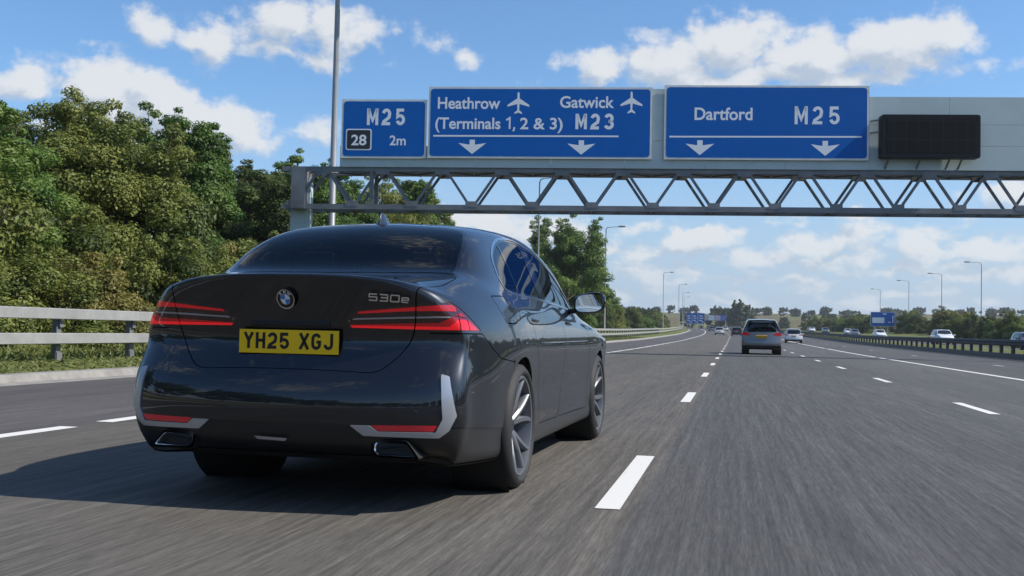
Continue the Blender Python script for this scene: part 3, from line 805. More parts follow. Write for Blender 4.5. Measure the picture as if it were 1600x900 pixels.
        for n_ in ('glass_quarter', 'glass_rear', 'glass_front'):
            S.part(I(n_ + s), 'side_window', M['side_glass'], root, off=-.003)
        tl = S.part(I('lamp' + s, 'lampedge' + s), 'tail_light', M['red_lamp_dark'], root, off=-.002, skirt=.012)
        S.part(I('lamp_upper' + s), 'lamp_bar', M['red_lamp_up'], tl, off=.0015, skirt=.004)
        S.part(I('lamp_glow' + s), 'lamp_bar', M['red_lamp'], tl, off=.0025, skirt=.004)
        S.part(I('lamp_lower' + s), 'lamp_bar', M['red_lamp_mid'], tl, off=.0015, skirt=.004)
        S.part(I('lamp_line' + s), 'lamp_strip', M['lamp_clear'], tl, off=.003, skirt=.006)
        S.part(I('silver' + s), 'silver_trim', M['silver_trim'], root, off=.007, skirt=.018)
        S.part(I('reflector' + s), 'reflector', M['reflector'], root, off=.002, skirt=.01)
        # door handles: flush bar over a dark recess
        for par, y0, z0, x0 in ((rdo, 1.60, .955, .918), (fdo, 2.82, .950, .914)):
            h = MB(); h.tube([(sx * (x0 - .006), y0 - .10, z0 + .004), (sx * (x0 + .001), y0 - .075, z0 + .004), (sx * (x0 + .003), y0, z0), (sx * (x0 + .001), y0 + .075, z0 - .002), (sx * (x0 - .006), y0 + .10, z0 - .002)],
                            [.008, .011, .012, .011, .008], 10)
            h.build('handle', P, par, smooth=True)
        # wing mirror
        mi = MB(); ys = [(-.055, .93), (-.045, 1.0), (-.01, 1.0), (.035, .92), (.07, .70), (.09, .35)]
        ring = []
        cx0, cy0, cz0 = 1.030, 3.06, 1.105
        nn = 20
        for dy, sc in ys:
            for k in range(nn):
                a = 2 * math.pi * k / nn; ca, sa = math.cos(a), math.sin(a)
                px = math.copysign(abs(ca) ** .62, ca) * .118 * sc; pz = math.copysign(abs(sa) ** .62, sa) * .079 * sc
                if px < 0: pz *= 1 - .12 * (-px / .118)
                ring.append((sx * (cx0 + px), cy0 + dy, cz0 + pz + .01 * px / .118))
        fs = [tuple(range(nn))] + [(i * nn + k, i * nn + (k + 1) % nn, (i + 1) * nn + (k + 1) % nn, (i + 1) * nn + k) for i in range(5) for k in range(nn)] + [tuple((5 * nn + k) for k in range(nn))]
        mi.add(ring, fs)
        mir = mi.build('wing_mirror', M['gloss_black'], root, smooth=True, angle=50)
        ar = MB(); ar.tube([(sx * .86, 3.10, 1.043), (sx * .90, 3.09, 1.046), (sx * .955, 3.07, 1.060)], [.022, .018, .024], 10); ar.build('mirror_arm', M['black_satin'], mir, smooth=True)
        gl_ = MB(); gl_.add([(sx * (cx0 + math.copysign(abs(math.cos(a)) ** .62, math.cos(a)) * .101), cy0 - .0565, cz0 + math.copysign(abs(math.sin(a)) ** .62, math.sin(a)) * .064 + .01 * math.cos(a)) for a in [2 * math.pi * k / 24 for k in range(24)]], [tuple(range(24))])
        gl_.build('mirror_glass', M['mirror'], mir)
        # wheels and liners
        for c, nm in ((RW, 'r'), (FWH, 'f')):
            wheel(root, (sx * .818, c[0], c[1]), sx, spin=.35 if nm == 'r' else .9)
            li = MB(); li.lathe([(.395, .92), (.395, .62), (.33, .60), (.0, .60)], 40, lambda rr, h, a, c=c: (sx * h, c[0] + rr * math.cos(a), c[1] + rr * math.sin(a)))
            li.build('wheel_liner', M['black_matte'], root)
        # exhaust tailpipes
        def exh(scale, y, mb, z0=.318, x0=.576):
            o = fillet([(-.092, .033), (.055, .033), (.112, -.033), (-.080, -.033), (-.102, -.012), (-.102, .018)], .013, 3)
            return [(sx * (x0 + a * scale[0]), y + .10 * abs(a), z0 + b * scale[1]) for a, b in o]
        e = MB(); rings = [exh((.98, .95), .064, e), exh((1.01, 1.03), .052, e), exh((.975, .93), .045, e), exh((.925, .80), .052, e), exh((.91, .78), .16, e)]
        n_ = len(rings[0]); e.add([q for r_ in rings for q in r_], [(i * n_ + k, i * n_ + (k + 1) % n_, (i + 1) * n_ + (k + 1) % n_, (i + 1) * n_ + k) for i in range(4) for k in range(n_)])
        ex = e.build('exhaust_tip', M['chrome'], root, smooth=True, angle=35)
        e = MB(); e.add(exh((.92, .79), .085, e), [tuple(range(n_))]); e.build('exhaust_opening', M['ink'], ex)
        e = MB(); q0, q1 = exh((1.14, 1.3), .047, e), exh((1.14, 1.3), .30, e)
        e.add(q0 + q1, [(k, (k + 1) % n_, n_ + (k + 1) % n_, n_ + k) for k in range(n_)]); e.build('exhaust_surround', M['black_matte'], ex)
        # headlight
        hl = MB(); hl.tube([(sx * .50, 5.00, .64), (sx * .62, 4.95, .65), (sx * .74, 4.86, .665)], [.03, .04, .03], 12); hl.build('headlight', M['lamp_clear'], root, smooth=True)
    # boot details: plate, roundel, model badge, black box as shade above the plate, rear fog strip
    pl = MB(); pl.box((0, .103, .813), (.525, .010, .116)); plate = pl.build('number_plate', M['plate_yellow'], boot_o, bevel=.002)
    plate_text('YH25 XGJ', .050, lambda u, v: (u, .0970, .817 + v), 'plate_character', plate, stroke=.31, gap=.27)
    bb = MB(); bb.box((0, .118, .813), (.46, .024, .08)); bb.build('plate_holder', M['black_satin'], boot_o)
    shade_box = MB(); shade_box.box((0, .1245, .905), (.42, .030, .034)); shade_box.build('boot_hollow_shade', M['ink'], boot_o, bevel=.008)  # black box stands in for the shade in the hollow above the plate
    # roundel
    cy_, cz_ = .058, 1.020
    def rf(off): return lambda rr, h, a: (rr * math.cos(a), cy_ - off - h + .30 * rr * math.sin(a) * -.0 , cz_ + rr * math.sin(a))
    tilt = .39
    def disc(r0, r1, a0, a1, h, n=32):
        vs = []; fs = []
        for i in range(n + 1):
            a = R(a0 + (a1 - a0) * i / n)
            for r_ in (r0, r1): vs.append((r_ * math.cos(a), cy_ + h - r_ * math.sin(a) * tilt, cz_ + r_ * math.sin(a)))
        for i in range(n): fs.append((2 * i, 2 * i + 1, 2 * i + 3, 2 * i + 2))
        return vs, fs
    badge = MB(); badge.add(*disc(.0, .0445, 0, 360, -.006)); badge.add(*disc(.0445, .047, 0, 360, -.004)); 
    bd = badge.build('roundel_badge', M['chrome'], boot_o, smooth=True)
    q = MB(); q.add(*disc(.026, .042, 0, 360, -.0068)); q.build('badge_ring', M['gloss_black'], bd)
    q = MB(); q.add(*disc(0, .024, 90, 180, -.0072, 10)); q.add(*disc(0, .024, 270, 360, -.0072, 10)); q.build('badge_quarter', M['blue_enamel'], bd)
    q = MB(); q.add(*disc(0, .024, 0, 90, -.0072, 10)); q.add(*disc(0, .024, 180, 270, -.0072, 10)); q.build('badge_quarter', M['white_enamel'], bd)
    for ch, a in (('B', 130), ('M', 90), ('W', 50)):
        tv, tf = text_mesh(ch, .0175, .0004); tv = tv - (tv.max(0) + tv.min(0)) / 2
        aa = R(a); rot = aa - math.pi / 2; q = MB()
        pts = [(.034 * math.cos(aa) + x * math.cos(rot) - y * math.sin(rot), .034 * math.sin(aa) + x * math.sin(rot) + y * math.cos(rot)) for x, y in tv]
        q.add([(x, cy_ - .0078 - z * tilt, cz_ + z) for x, z in pts], tf); q.build('badge_letter', M['white_enamel'], bd)
    # model badge 530e
    def seg_glyph(c):
        if c == '5': return [[(1.0, 1), (0.06, 1), (0.0, .55), (.9, .55), (.94, .5), (.86, 0), (-.06, 0)]]
        if c == '3': return [[(0.02, 1), (.96, 1), (.98, .95), (.88, .05), (.84, 0), (-.06, 0)], [(.12, .52), (.9, .52)]]
        if c == '0': return [[(.1, 1), (.98, 1), (1.0, .92), (.90, .06), (.84, 0), (-.02, 0), (-.04, .08), (.06, .95), (.1, 1)]]
        if c == 'e': return [[(.02, .36), (.86, .36), (.88, .42), (.84, .72), (.08, .72), (.0, .62), (-.06, .08), (0, 0), (.8, 0)]]
    q = MB(); x = .428
    bvx = [(.40, .0700), (.434, .0725), (.50, .079), (.56, .0875), (.607, .098), (.66, .108)]
    for c, wd in (('5', .040), ('3', .040), ('0', .042), ('e', .034)):
        for l in seg_glyph(c):
            def fr(u, v, x=x, wd=wd):
                X = x + u * wd; Z = 1.022 + v * .030 - .045 * (X - .43)
                return (X, float(np.interp(X, [b[0] for b in bvx], [b[1] for b in bvx])) - .010 - (Z - 1.037) * .33, Z)
            # ribbon in metres
            ribbon(q, [(u * wd, v * .030) for u, v in l], .0062, lambda a, b, wd=wd: fr(a / wd, b / .030))
        x += wd + .012
    q.build('model_badge', M['chrome'], boot_o)
    q = MB(); q.add([(-.125, .014, .357), (.048, .014, .352), (.034, .019, .338), (-.108, .019, .342)], [(0, 1, 2, 3)]); q.build('fog_lamp', M['lamp_clear'], lb)
    for x in (-.60, -.22, .22, .60):
        q = MB(); yy = .012 + .10 * (x / .75) ** 2 * .9; q.tube([(x, yy - .004, .555), (x, yy + .012, .555)], .0115, 16); q.build('parking_sensor', M['gloss_black'], bump_o, smooth=True, angle=40)
    # shark-fin aerial
    fin = MB(); vs = []
    L = [(1.30, 0.0), (1.33, .022), (1.40, .078), (1.425, .084), (1.455, .055), (1.51, .0)]
    prof = [(1.285, 1.330, .0), ]
    rows = [(-.01, 1.27, 1.54, .040), (.012, 1.30, 1.51, .028), (.03, 1.325, 1.49, .016), (.055, 1.345, 1.455, .010), (.074, 1.355, 1.42, .006), (.080, 1.362, 1.40, .002)]
    n = 14
    for z, y0, y1, hw in rows:
        for k in range(n):
            a = 2 * math.pi * k / n
            yy = (y0 + y1) / 2 - math.cos(a) * (y1 - y0) / 2
            vs.append((hw * math.sin(a) * (1 - .45 * max(0, -0 + math.cos(a)) * 0), yy, 1.506 + (yy - 1.285) * .06 + z))
    fin.add(vs, [(i * n + k, i * n + (k + 1) % n, (i + 1) * n + (k + 1) % n, (i + 1) * n + k) for i in range(5) for k in range(n)] + [tuple(5 * n + k for k in range(n))])
    fin.build('roof_aerial', P, root, smooth=True, angle=60)
    # cabin
    cb = MB(); cb.box((0, 2.2, .52), (1.5, 3.0, .06)); cb.build('cabin_floor', M['black_matte'], root)
    ps = MB(); ps.box((0, .95, 1.10), (1.30, .62, .03)); ps.build('parcel_shelf', M['seat'], root)
    for x in (-.37, .37):
        for y, nm in ((1.28, 'rear_seat'), (2.45, 'front_seat')):
            st = MB(); st.box((x, y, .93), (.50, .14, .56)); st.box((x, y + .28, .64), (.50, .52, .14)); so = st.build(nm, M['seat'], root, bevel=.05, seg=3, smooth=True)
            hr = MB(); hr.box((x, y - .02, 1.27), (.27, .09, .15)); hr.build('head_restraint', M['seat'], so, bevel=.035, seg=3, smooth=True)
    da = MB(); da.box((0, 3.40, .93), (1.42, .38, .16)); da.build('dashboard', M['seat'], root, bevel=.05, smooth=True)
    sw = MB(); sw.lathe([(.175 + .014 * math.cos(t), .014 * math.sin(t)) for t in [2 * math.pi * k / 8 for k in range(8)]], 28, lambda r_, h, a: (.37 + r_ * math.cos(a), 3.10 + h - .2 * r_ * math.sin(a), 1.0 + r_ * math.sin(a)), closed=True)
    sw.build('steering_wheel', M['black_satin'], root, smooth=True)
    return root
# ------------------------------------------------------------------ land: profiles along the road
_ty = np.arange(-200, 3001, 2.0)
_tz = np.interp(_ty, [-200, 60, 116, 200, 300, 500, 700, 900, 3000], [0, 0, .2, .85, 1.9, 3.8, 5.2, 6.0, 6.0])
for _ in range(40): _tz[1:-1] = (_tz[:-2] + 2 * _tz[1:-1] + _tz[2:]) / 4
_tz = _tz - np.interp(0, _ty, _tz)
def road_z(y): return np.interp(y, _ty, _tz)
def road_dx(y):
    t = np.clip(np.asarray(y, float) - 150, 0, None); return -1.06e-4 * t * np.minimum(t, 700)
def hills(x, y):
    s = np.clip((y - 480) / 700, 0, 1); s = s * s * (3 - 2 * s)
    h = s * (15 + 3.5 * np.sin(x / 210 + 1) + 2.0 * np.sin(x / 77 + y / 300))
    keep = np.clip((np.abs(x) - 18) / 40, 0, 1)
    return h * np.where(y < 760, keep, 1)
def ground_z(x, y):
    """height of the land at lateral distance x from the road axis"""
    lat = np.interp(x, [-400, -60, -34, -24, -17, -13.4, -10.02, -9.98, 13.2, 13.6, 14.6, 16.2, 17.1, 17.5, 26.9, 27.2, 33, 48, 90, 400],
                    [3.5, 3.5, 2.6, 1.5, .55, .17, .075, -.06, -.06, .02, .28, .36, .30, -.06, -.06, .18, .35, 1.1, 1.6, 1.6])
    return road_z(y) + lat + hills(x, y)
def P3(x, y, z=0.0): return (x + float(road_dx(y)), y, float(road_z(y)) + z)

def nodes_of(m): return m.node_tree.nodes, m.node_tree.links
def mixc(nt, fac, a, b, blend='MIX'):
    n = nt.nodes.new('ShaderNodeMix'); n.data_type = 'RGBA'; n.blend_type = blend
    for i, v in ((0, fac), (6, a), (7, b)):
        if hasattr(v, 'is_linked') or hasattr(v, 'links'): nt.links.new(v, n.inputs[i])
        else: n.inputs[i].default_value = v if i == 0 else (*v, 1)
    return n.outputs[2]
def tex(nt, scale, detail=6, rough=.6, vec=(1, 1, 1), coord='Object', lo=.35, hi=.65, out=(0, 1)):
    tc = nt.nodes.new('ShaderNodeTexCoord'); mp = nt.nodes.new('ShaderNodeMapping'); mp.inputs['Scale'].default_value = vec
    n = nt.nodes.new('ShaderNodeTexNoise'); n.inputs['Scale'].default_value = scale; n.inputs['Detail'].default_value = detail; n.inputs['Roughness'].default_value = rough
    r = nt.nodes.new('ShaderNodeMapRange'); r.inputs['From Min'].default_value = lo; r.inputs['From Max'].default_value = hi; r.inputs['To Min'].default_value = out[0]; r.inputs['To Max'].default_value = out[1]
    nt.links.new(tc.outputs[coord], mp.inputs[0]); nt.links.new(mp.outputs[0], n.inputs['Vector']); nt.links.new(n.outputs['Fac'], r.inputs['Value'])
    return r.outputs[0]

def asphalt():
    m, nt, b = new_mat('asphalt'); L = nt.links
    tc = nt.nodes.new('ShaderNodeTexCoord'); sp = nt.nodes.new('ShaderNodeSeparateXYZ'); L.new(tc.outputs['Object'], sp.inputs[0])
    ramp = nt.nodes.new('ShaderNodeValToRGB'); mr = nt.nodes.new('ShaderNodeMapRange'); L.new(sp.outputs[0], mr.inputs['Value'])
    mr.inputs['From Min'].default_value = -10; mr.inputs['From Max'].default_value = 14
    # lane by lane: each was laid at another time
    st = [(-10, (0.0756, 0.0684, 0.0672)), (-5.7, (0.0756, 0.0684, 0.0672)), (-5.3, (0.0854, 0.0779, 0.0672)), (-.72, (0.0891, 0.0814, 0.0706)), (-.50, (0.1049, 0.0932, 0.0795)), (-.44, (0.0695, 0.0678, 0.0650)), (2.9, (0.0720, 0.0696, 0.0672)), (3.15, (0.0781, 0.0755, 0.0739)),
          (6.3, (0.0805, 0.0779, 0.0762)), (6.7, (0.0708, 0.0684, 0.0672)), (13.9, (0.0659, 0.0637, 0.0627))]
    cr = ramp.color_ramp
    while len(cr.elements) > 1: cr.elements.remove(cr.elements[-1])
    cr.elements[0].position = 0; cr.elements[0].color = (*st[0][1], 1)
    for x, c in st[1:]:
        e = cr.elements.new((x + 10) / 24); e.color = (*c, 1)
    L.new(mr.outputs[0], ramp.inputs[0])
    c = ramp.outputs[0]
    blot = tex(nt, .35, 5, .55, (1, .12, 1), out=(.90, 1.10)); c = mixc(nt, 1.0, c, blot, 'MULTIPLY')
    tr = tex(nt, 2.2, 4, .6, (1, .02, 1), out=(.90, 1.10)); c = mixc(nt, 1.0, c, tr, 'MULTIPLY')              # wheel tracks and drag marks run along the road
    st_ = tex(nt, 22, 5, .75, (1, .022, 1), lo=.28, hi=.72, out=(.52, 1.48)); c = mixc(nt, 1.0, c, st_, 'MULTIPLY')
    ag = tex(nt, 75, 3, .8, (1, .06, 1), lo=.25, hi=.75, out=(.60, 1.40)); c = mixc(nt, 1.0, c, ag, 'MULTIPLY')
    L.new(c, b.inputs['Base Color']); b.inputs['Roughness'].default_value = .82; b.inputs['Specular IOR Level'].default_value = .35
    bp = nt.nodes.new('ShaderNodeBump'); bp.inputs['Strength'].default_value = .25; bp.inputs['Distance'].default_value = .004; L.new(ag, bp.inputs['Height']); L.new(bp.outputs[0], b.inputs['Normal'])
    return m
def grassland():
    m, nt, b = new_mat('grass_land')
    a = tex(nt, .9, 8, .7, out=(0, 1)); c = mixc(nt, a, (.085, .112, .030), (.155, .150, .055))
    f = tex(nt, .012, 4, .5, out=(0, 1), lo=.42, hi=.58); c2 = mixc(nt, f, c, (.115, .098, .050))
    tc = nt.nodes.new('ShaderNodeTexCoord'); sp = nt.nodes.new('ShaderNodeSeparateXYZ'); nt.links.new(tc.outputs['Object'], sp.inputs[0])
    far = nt.nodes.new('ShaderNodeMapRange'); far.inputs['From Min'].default_value = 250; far.inputs['From Max'].default_value = 420; nt.links.new(sp.outputs[1], far.inputs['Value'])
    c = mixc(nt, far.outputs[0], c, c2)
    fine = tex(nt, 18, 6, .8, out=(.6, 1.4)); c = mixc(nt, 1.0, c, fine, 'MULTIPLY')
    nt.links.new(c, b.inputs['Base Color']); b.inputs['Roughness'].default_value = .9; b.inputs['Specular IOR Level'].default_value = .1
    return m
def worn_paint():
    m, nt, b = new_mat('road_paint')
    w = tex(nt, 26, 6, .75, (1, .10, 1), lo=.24, hi=.40, out=(0, 1))
    c = mixc(nt, w, (.38, .37, .35), (.66, .64, .60)); nt.links.new(c, b.inputs['Base Color']); b.inputs['Roughness'].default_value = .6
    return m
M['asphalt'] = asphalt(); M['grass_land'] = grassland(); M['road_paint'] = worn_paint()
M['kerb'] = mat('kerb_concrete', (.225, .212, .192), .85, noise=(3.0, .28))
M['galv'] = mat('galvanised_steel', (.50, .51, .52), .50, .35, noise=(2.0, .15))
M['galv_warm'] = mat('weathered_steel', (.30, .297, .285), .55, .2, noise=(2.5, .16))
M['shaded_steel'] = mat('shaded_steel', (.050, .050, .053), .6, .3, noise=(2, .3))  # the central barrier's shaded side is put into this dark base colour
M['gantry_steel'] = mat('gantry_steel', (.165, .175, .185), .55, .25, noise=(1.2, .25))
M['post_dark'] = mat('post_steel', (.16, .165, .17), .6, .2, noise=(3, .25))

def build_land():
    xs = [-1300, -800, -400, -200, -120, -80, -60, -45, -34, -28, -24, -20, -17, -15, -13.4, -11.5, -10.02, -9.98, 0, 13.2, 13.6, 14.6, 16.2, 17.1, 17.5, 23, 26.9, 27.2, 30, 33, 40, 48, 65, 90, 140, 220, 400, 800, 1300]
    ys = list(range(-240, 60, 15)) + list(range(60, 340, 10)) + list(range(340, 1300, 24)) + []
    v = []; rnd = random.Random(3)
    for y in ys:
        dx = float(road_dx(min(y, 900)))
        for x in xs:
            z = float(ground_z(np.float64(x), np.float64(y)))
            if abs(x) > 60: z += .5 * pnoise((x * .01, y * .01, 3)) 
            v.append((x + dx * max(0, 1 - abs(x) / 600), y, z))
    n = len(xs); f = [(j * n + i, j * n + i + 1, (j + 1) * n + i + 1, (j + 1) * n + i) for j in range(len(ys) - 1) for i in range(n - 1)]
    m = MB(); m.add(v, f); g = m.build('ground', M['grass_land'], smooth=True, angle=60); tag(g, kind='structure')

def strip(name, xa, xb, z, m, y0=-240, y1=900, nx=1, kind='structure', step=8):
    ys = np.arange(y0, y1 + .01, step); v = []
    for y in ys:
        for i in range(nx + 1):
            x = xa + (xb - xa) * i / nx; v.append(P3(x, float(y), z))
    n = nx + 1; f = [(j * n + i, j * n + i + 1, (j + 1) * n + i + 1, (j + 1) * n + i) for j in range(len(ys) - 1) for i in range(nx)]
    mb = MB(); mb.add(v, f); o = mb.build(name, m, smooth=True); tag(o, kind=kind); return o

def marks(name, segs, x, w, z=.004):
    mb = MB()
    for y0, y1 in segs:
        n = max(1, int((y1 - y0) / 4)); v = []
        for i in range(n + 1):
            y = y0 + (y1 - y0) * i / n; v += [P3(x - w / 2, y, z), P3(x + w / 2, y, z)]
        mb.add(v, [(2 * i, 2 * i + 1, 2 * i + 3, 2 * i + 2) for i in range(n)])
    o = mb.build(name, M['road_paint']); tag(o, kind='structure'); return o

def build_road():
    strip('motorway', -9.62, 13.25, 0.0, M['asphalt'], nx=4)
    strip('opposite_carriageway', 17.4, 27.0, 0.0, M['asphalt'], nx=2)
    # channel and kerb on the left
    ys = np.arange(-240, 900.1, 6); pr = [(-9.62, -.05), (-9.62, .004), (-9.86, .020), (-9.90, .105), (-9.93, .125), (-10.12, .13), (-10.14, -.05)]
    v = [P3(x, float(y), z) for y in ys for x, z in pr]; n = len(pr)
    mb = MB(); mb.add(v, [(j * n + i, j * n + i + 1, (j + 1) * n + i + 1, (j + 1) * n + i) for j in range(len(ys) - 1) for i in range(n - 1)])
    tag(mb.build('kerb', M['kerb']), kind='structure')
    k = range(-12, 80)
    marks('lane_marking', [(5.35 + 8.72 * i, 7.74 + 8.72 * i) for i in k], -.615, .128)
    marks('lane_marking', [(13.75 + 8.85 * i, 16.0 + 8.85 * i) for i in k], 3.10, .13)
    sg = []; rr = random.Random(5); y = 8.0
    while y > -150:
        L = rr.choice([5.5, 6.2, 7.0]); sg.append((y - L, y)); y -= L + .5
    y = 8.5
    while y < 620:
        L = rr.choice([5.5, 6.2, 7.0]); sg.append((y, y + L)); y += L + .55
    marks('shoulder_line', sg, -5.48, .17)
    marks('edge_line', [(-200 + 28 * i, -200 + 28 * i + 26.6) for i in range(30)], 6.50, .18)
    marks('lane_marking', [(22.0 + 18 * i, 23.6 + 18 * i) for i in range(-6, 40)], 9.3, .10)
    marks('opposite_lane_marking', [(-40 + 9 * i, -38 + 9 * i) for i in range(80)], 21.0, .12)
    marks('opposite_lane_marking', [(-40 + 9 * i, -38 + 9 * i) for i in range(80)], 24.6, .12)

def rail(mb, x0, z0, w, h, ys, prof=None):
    pr = prof or [(-w / 2, -h / 2), (w / 2, -h / 2), (w / 2, h / 2), (-w / 2, h / 2)]
    v = [P3(x0 + a, float(y), z0 + b) for y in ys for a, b in pr]; n = len(pr)
    f = [(j * n + i, j * n + (i + 1) % n, (j + 1) * n + (i + 1) % n, (j + 1) * n + i) for j in range(len(ys) - 1) for i in range(n)]
    f += [tuple(range(n)), tuple((len(ys) - 1) * n + i for i in range(n))]
    mb.add(v, f)

def build_barriers():
    t = empty('crash_barrier', P3(-12.5, 20)); tag(t, 'pale double rail steel crash barrier along the left verge', 'barrier')
    inv = Matrix.Translation(t.location).inverted()
    def under(o): o.parent = t; o.matrix_parent_inverse = inv
    ys = np.arange(-60, 420.1, 5)
    for z, h in ((1.03, .205), (.565, .205)):
        mb = MB(); b = .012
        rail(mb, -12.45, z, .09, h, ys, [(-.045, -h / 2 + b), (-.033, -h / 2), (.033, -h / 2), (.045, -h / 2 + b), (.045, h / 2 - b), (.033, h / 2), (-.033, h / 2), (-.045, h / 2 - b)])
        under(mb.build('rail', M['galv_warm']))
    for i in range(72):
        y = 12.95 + 2.48 * (i - 2) if i < 70 else 12.95 + 2.48 * (i - 2)
        mb = MB(); x, yy, z = P3(-12.62, y)
        mb.box((x, yy, z + .62), (.10, .14, .98)); mb.box((x + .075, yy + .02, z + .84), (.05, .12, .12)); mb.box((x + .02, yy + .02, z + .22), (.10, .16, .16))
        under(mb.build('post', M['post_dark']))
    # the dark one in the central reservation
    t2 = empty('crash_barrier', P3(13.45, 50)); tag(t2, 'shade-darkened steel crash barrier of the central reservation on the right', 'barrier')
    inv2 = Matrix.Translation(t2.location).inverted()
    def under2(o): o.parent = t2; o.matrix_parent_inverse = inv2
    mb = MB(); rail(mb, 13.45, .80, .16, .33, ys, [(-.05, -.165), (.04, -.165), (.04, .165), (-.05, .165), (-.09, .10), (-.09, .04), (-.05, 0), (-.09, -.04), (-.09, -.10)]); under2(mb.build('beam', M['shaded_steel']))
    mb = MB(); rail(mb, 13.50, .12, .34, .30, ys, [(-.20, -.2), (.20, -.2), (.14, .15), (-.14, .15)]); under2(mb.build('plinth', M['shaded_steel']))
    for i in range(96):
        y = 28 + 2.35 * i; mb = MB(); x, yy, z = P3(13.50, y); mb.box((x, yy, z + .48), (.12, .30, .66)); under2(mb.build('post', M['shaded_steel']))

# ------------------------------------------------------------------ gantry with its signs
GA = Vector((-18.715, 41.987, 0)); GANG = R(9.774); GS = .009
def gpt(s, z, o=0.0):
    """point of the gantry: s metres along it, height z, o metres in front of its face"""
    return Vector((s, -o, z + GS * s))
M['sign_blue'] = mat('sign_blue', (.001, .105, .40), .5, spec=.15, noise=(1.5, .06))
M['sign_white'] = mat('sign_white', (.74, .77, .80), .45)
M['sign_edge'] = mat('sign_edge', (.62, .63, .61), .5, noise=(1.5, .15))
M['sign_back'] = mat('sign_back', (.43, .51, .51), .55, noise=(.6, .07))
M['sign_black'] = mat('sign_black', (.008, .010, .014), .4)
M['vms_black'] = mat('matrix_sign_housing', (.004, .005, .007), .45, spec=.2)
def vms_screen():
    m, nt, b = new_mat('matrix_sign_screen')
    tc = nt.nodes.new('ShaderNodeTexCoord'); sp = nt.nodes.new('ShaderNodeSeparateXYZ'); nt.links.new(tc.outputs['Object'], sp.inputs[0])
    c = None
    for ax, pitch, ph in ((0, .50, .1), (2, .78, .3)):
        a = nt.nodes.new('ShaderNodeMath'); a.operation = 'PINGPONG'; a.inputs[1].default_value = pitch / 2; nt.links.new(sp.outputs[ax], a.inputs[0])
        l = nt.nodes.new('ShaderNodeMath'); l.operation = 'LESS_THAN'; l.inputs[1].default_value = .022; nt.links.new(a.outputs[0], l.inputs[0])
        c = l.outputs[0] if c is None else c
        if c is not l.outputs[0]:
            x = nt.nodes.new('ShaderNodeMath'); x.operation = 'MAXIMUM'; nt.links.new(c, x.inputs[0]); nt.links.new(l.outputs[0], x.inputs[1]); c = x.outputs[0]
    col = mixc(nt, c, (.006, .006, .006), (.015, .015, .015)); nt.links.new(col, b.inputs['Base Color']); b.inputs['Roughness'].default_value = .6; b.inputs['Specular IOR Level'].default_value = .12
    return m
M['vms_screen'] = vms_screen()

def fit_text(mb, txt, s0, s1, z0, cap, fr, bold=0.0, spacing=1.0):
    """text between s0 and s1 with capital height cap on baseline z0"""
    v, f = text_mesh(txt, 1.0, bold, 5, spacing=spacing)
    hv, _ = text_mesh('H', 1.0, bold, 2)
    ch = hv[:, 1].max() - hv[:, 1].min(); x0, x1 = v[:, 0].min(), v[:, 0].max()
    sx = (s1 - s0) / (x1 - x0); sz = cap / ch
    mb.add([fr(s0 + (x - x0) * sx, z0 + y * sz) for x, y in v], f)

def route_number(mb, txt, s0, s1, z0, cap, fr):
    """heavy narrow route numbers"""
    n = len(txt); sp = .62; tot = n + (n - 1) * sp - .16; u = (s1 - s0) / tot; q = cap / 1.58; x = 0
    for c in txt:
        for l in glyph(c):
            ribbon(mb, [(s0 + (a - .08 + x) * u, z0 + b * q) for a, b in l], .132 if c != 'M' else .125, fr)
        x += 1 + sp

def sign_panel(root_loc, name, label, s0, s1, z0, z1, o, parent_rot, radius=.16, border=.085):
    """a blue sign: returns (root, function placing flat things on its face)"""
    cs = (s0 + s1) / 2
    base = root_loc @ gpt(cs, z0, o)
    r = empty(name, base, parent_rot); tag(r, label, 'sign', 'signs on the motorway gantry')
    fr0 = lambda s, z, d: (s - cs, -d, z - z0 + GS * (s - cs))
    rect = lambda b: [(s0 + b, z0 + b), (s1 - b, z0 + b), (s1 - b, z1 - b), (s0 + b, z1 - b)]
    mb = MB(); mb.prism(rect(0), fr0, -.06, 0.0); mb.build('backing', M['sign_edge'], r)
    mb = MB(); mb.prism(fillet(rect(border), radius, 6), fr0, -.002, .006); mb.build('blue_face', M['sign_blue'], r)
    return r, (lambda s, z: fr0(s, z, .009)), fr0

PLANE = [(0, 1.0), (.07, .94), (.10, .80), (.10, .42), (.98, -.16), (.98, -.32), (.10, -.08), (.08, -.62), (.34, -.84), (.34, -.97), (0, -.84)]
PLANE = PLANE + [(-x, y) for x, y in PLANE[-2:0:-1]]
ARROW = [(-.19, .50), (.19, .50), (.19, .14), (1.0, .26), (0, -.55), (-1.0, .26), (-.19, .14)]

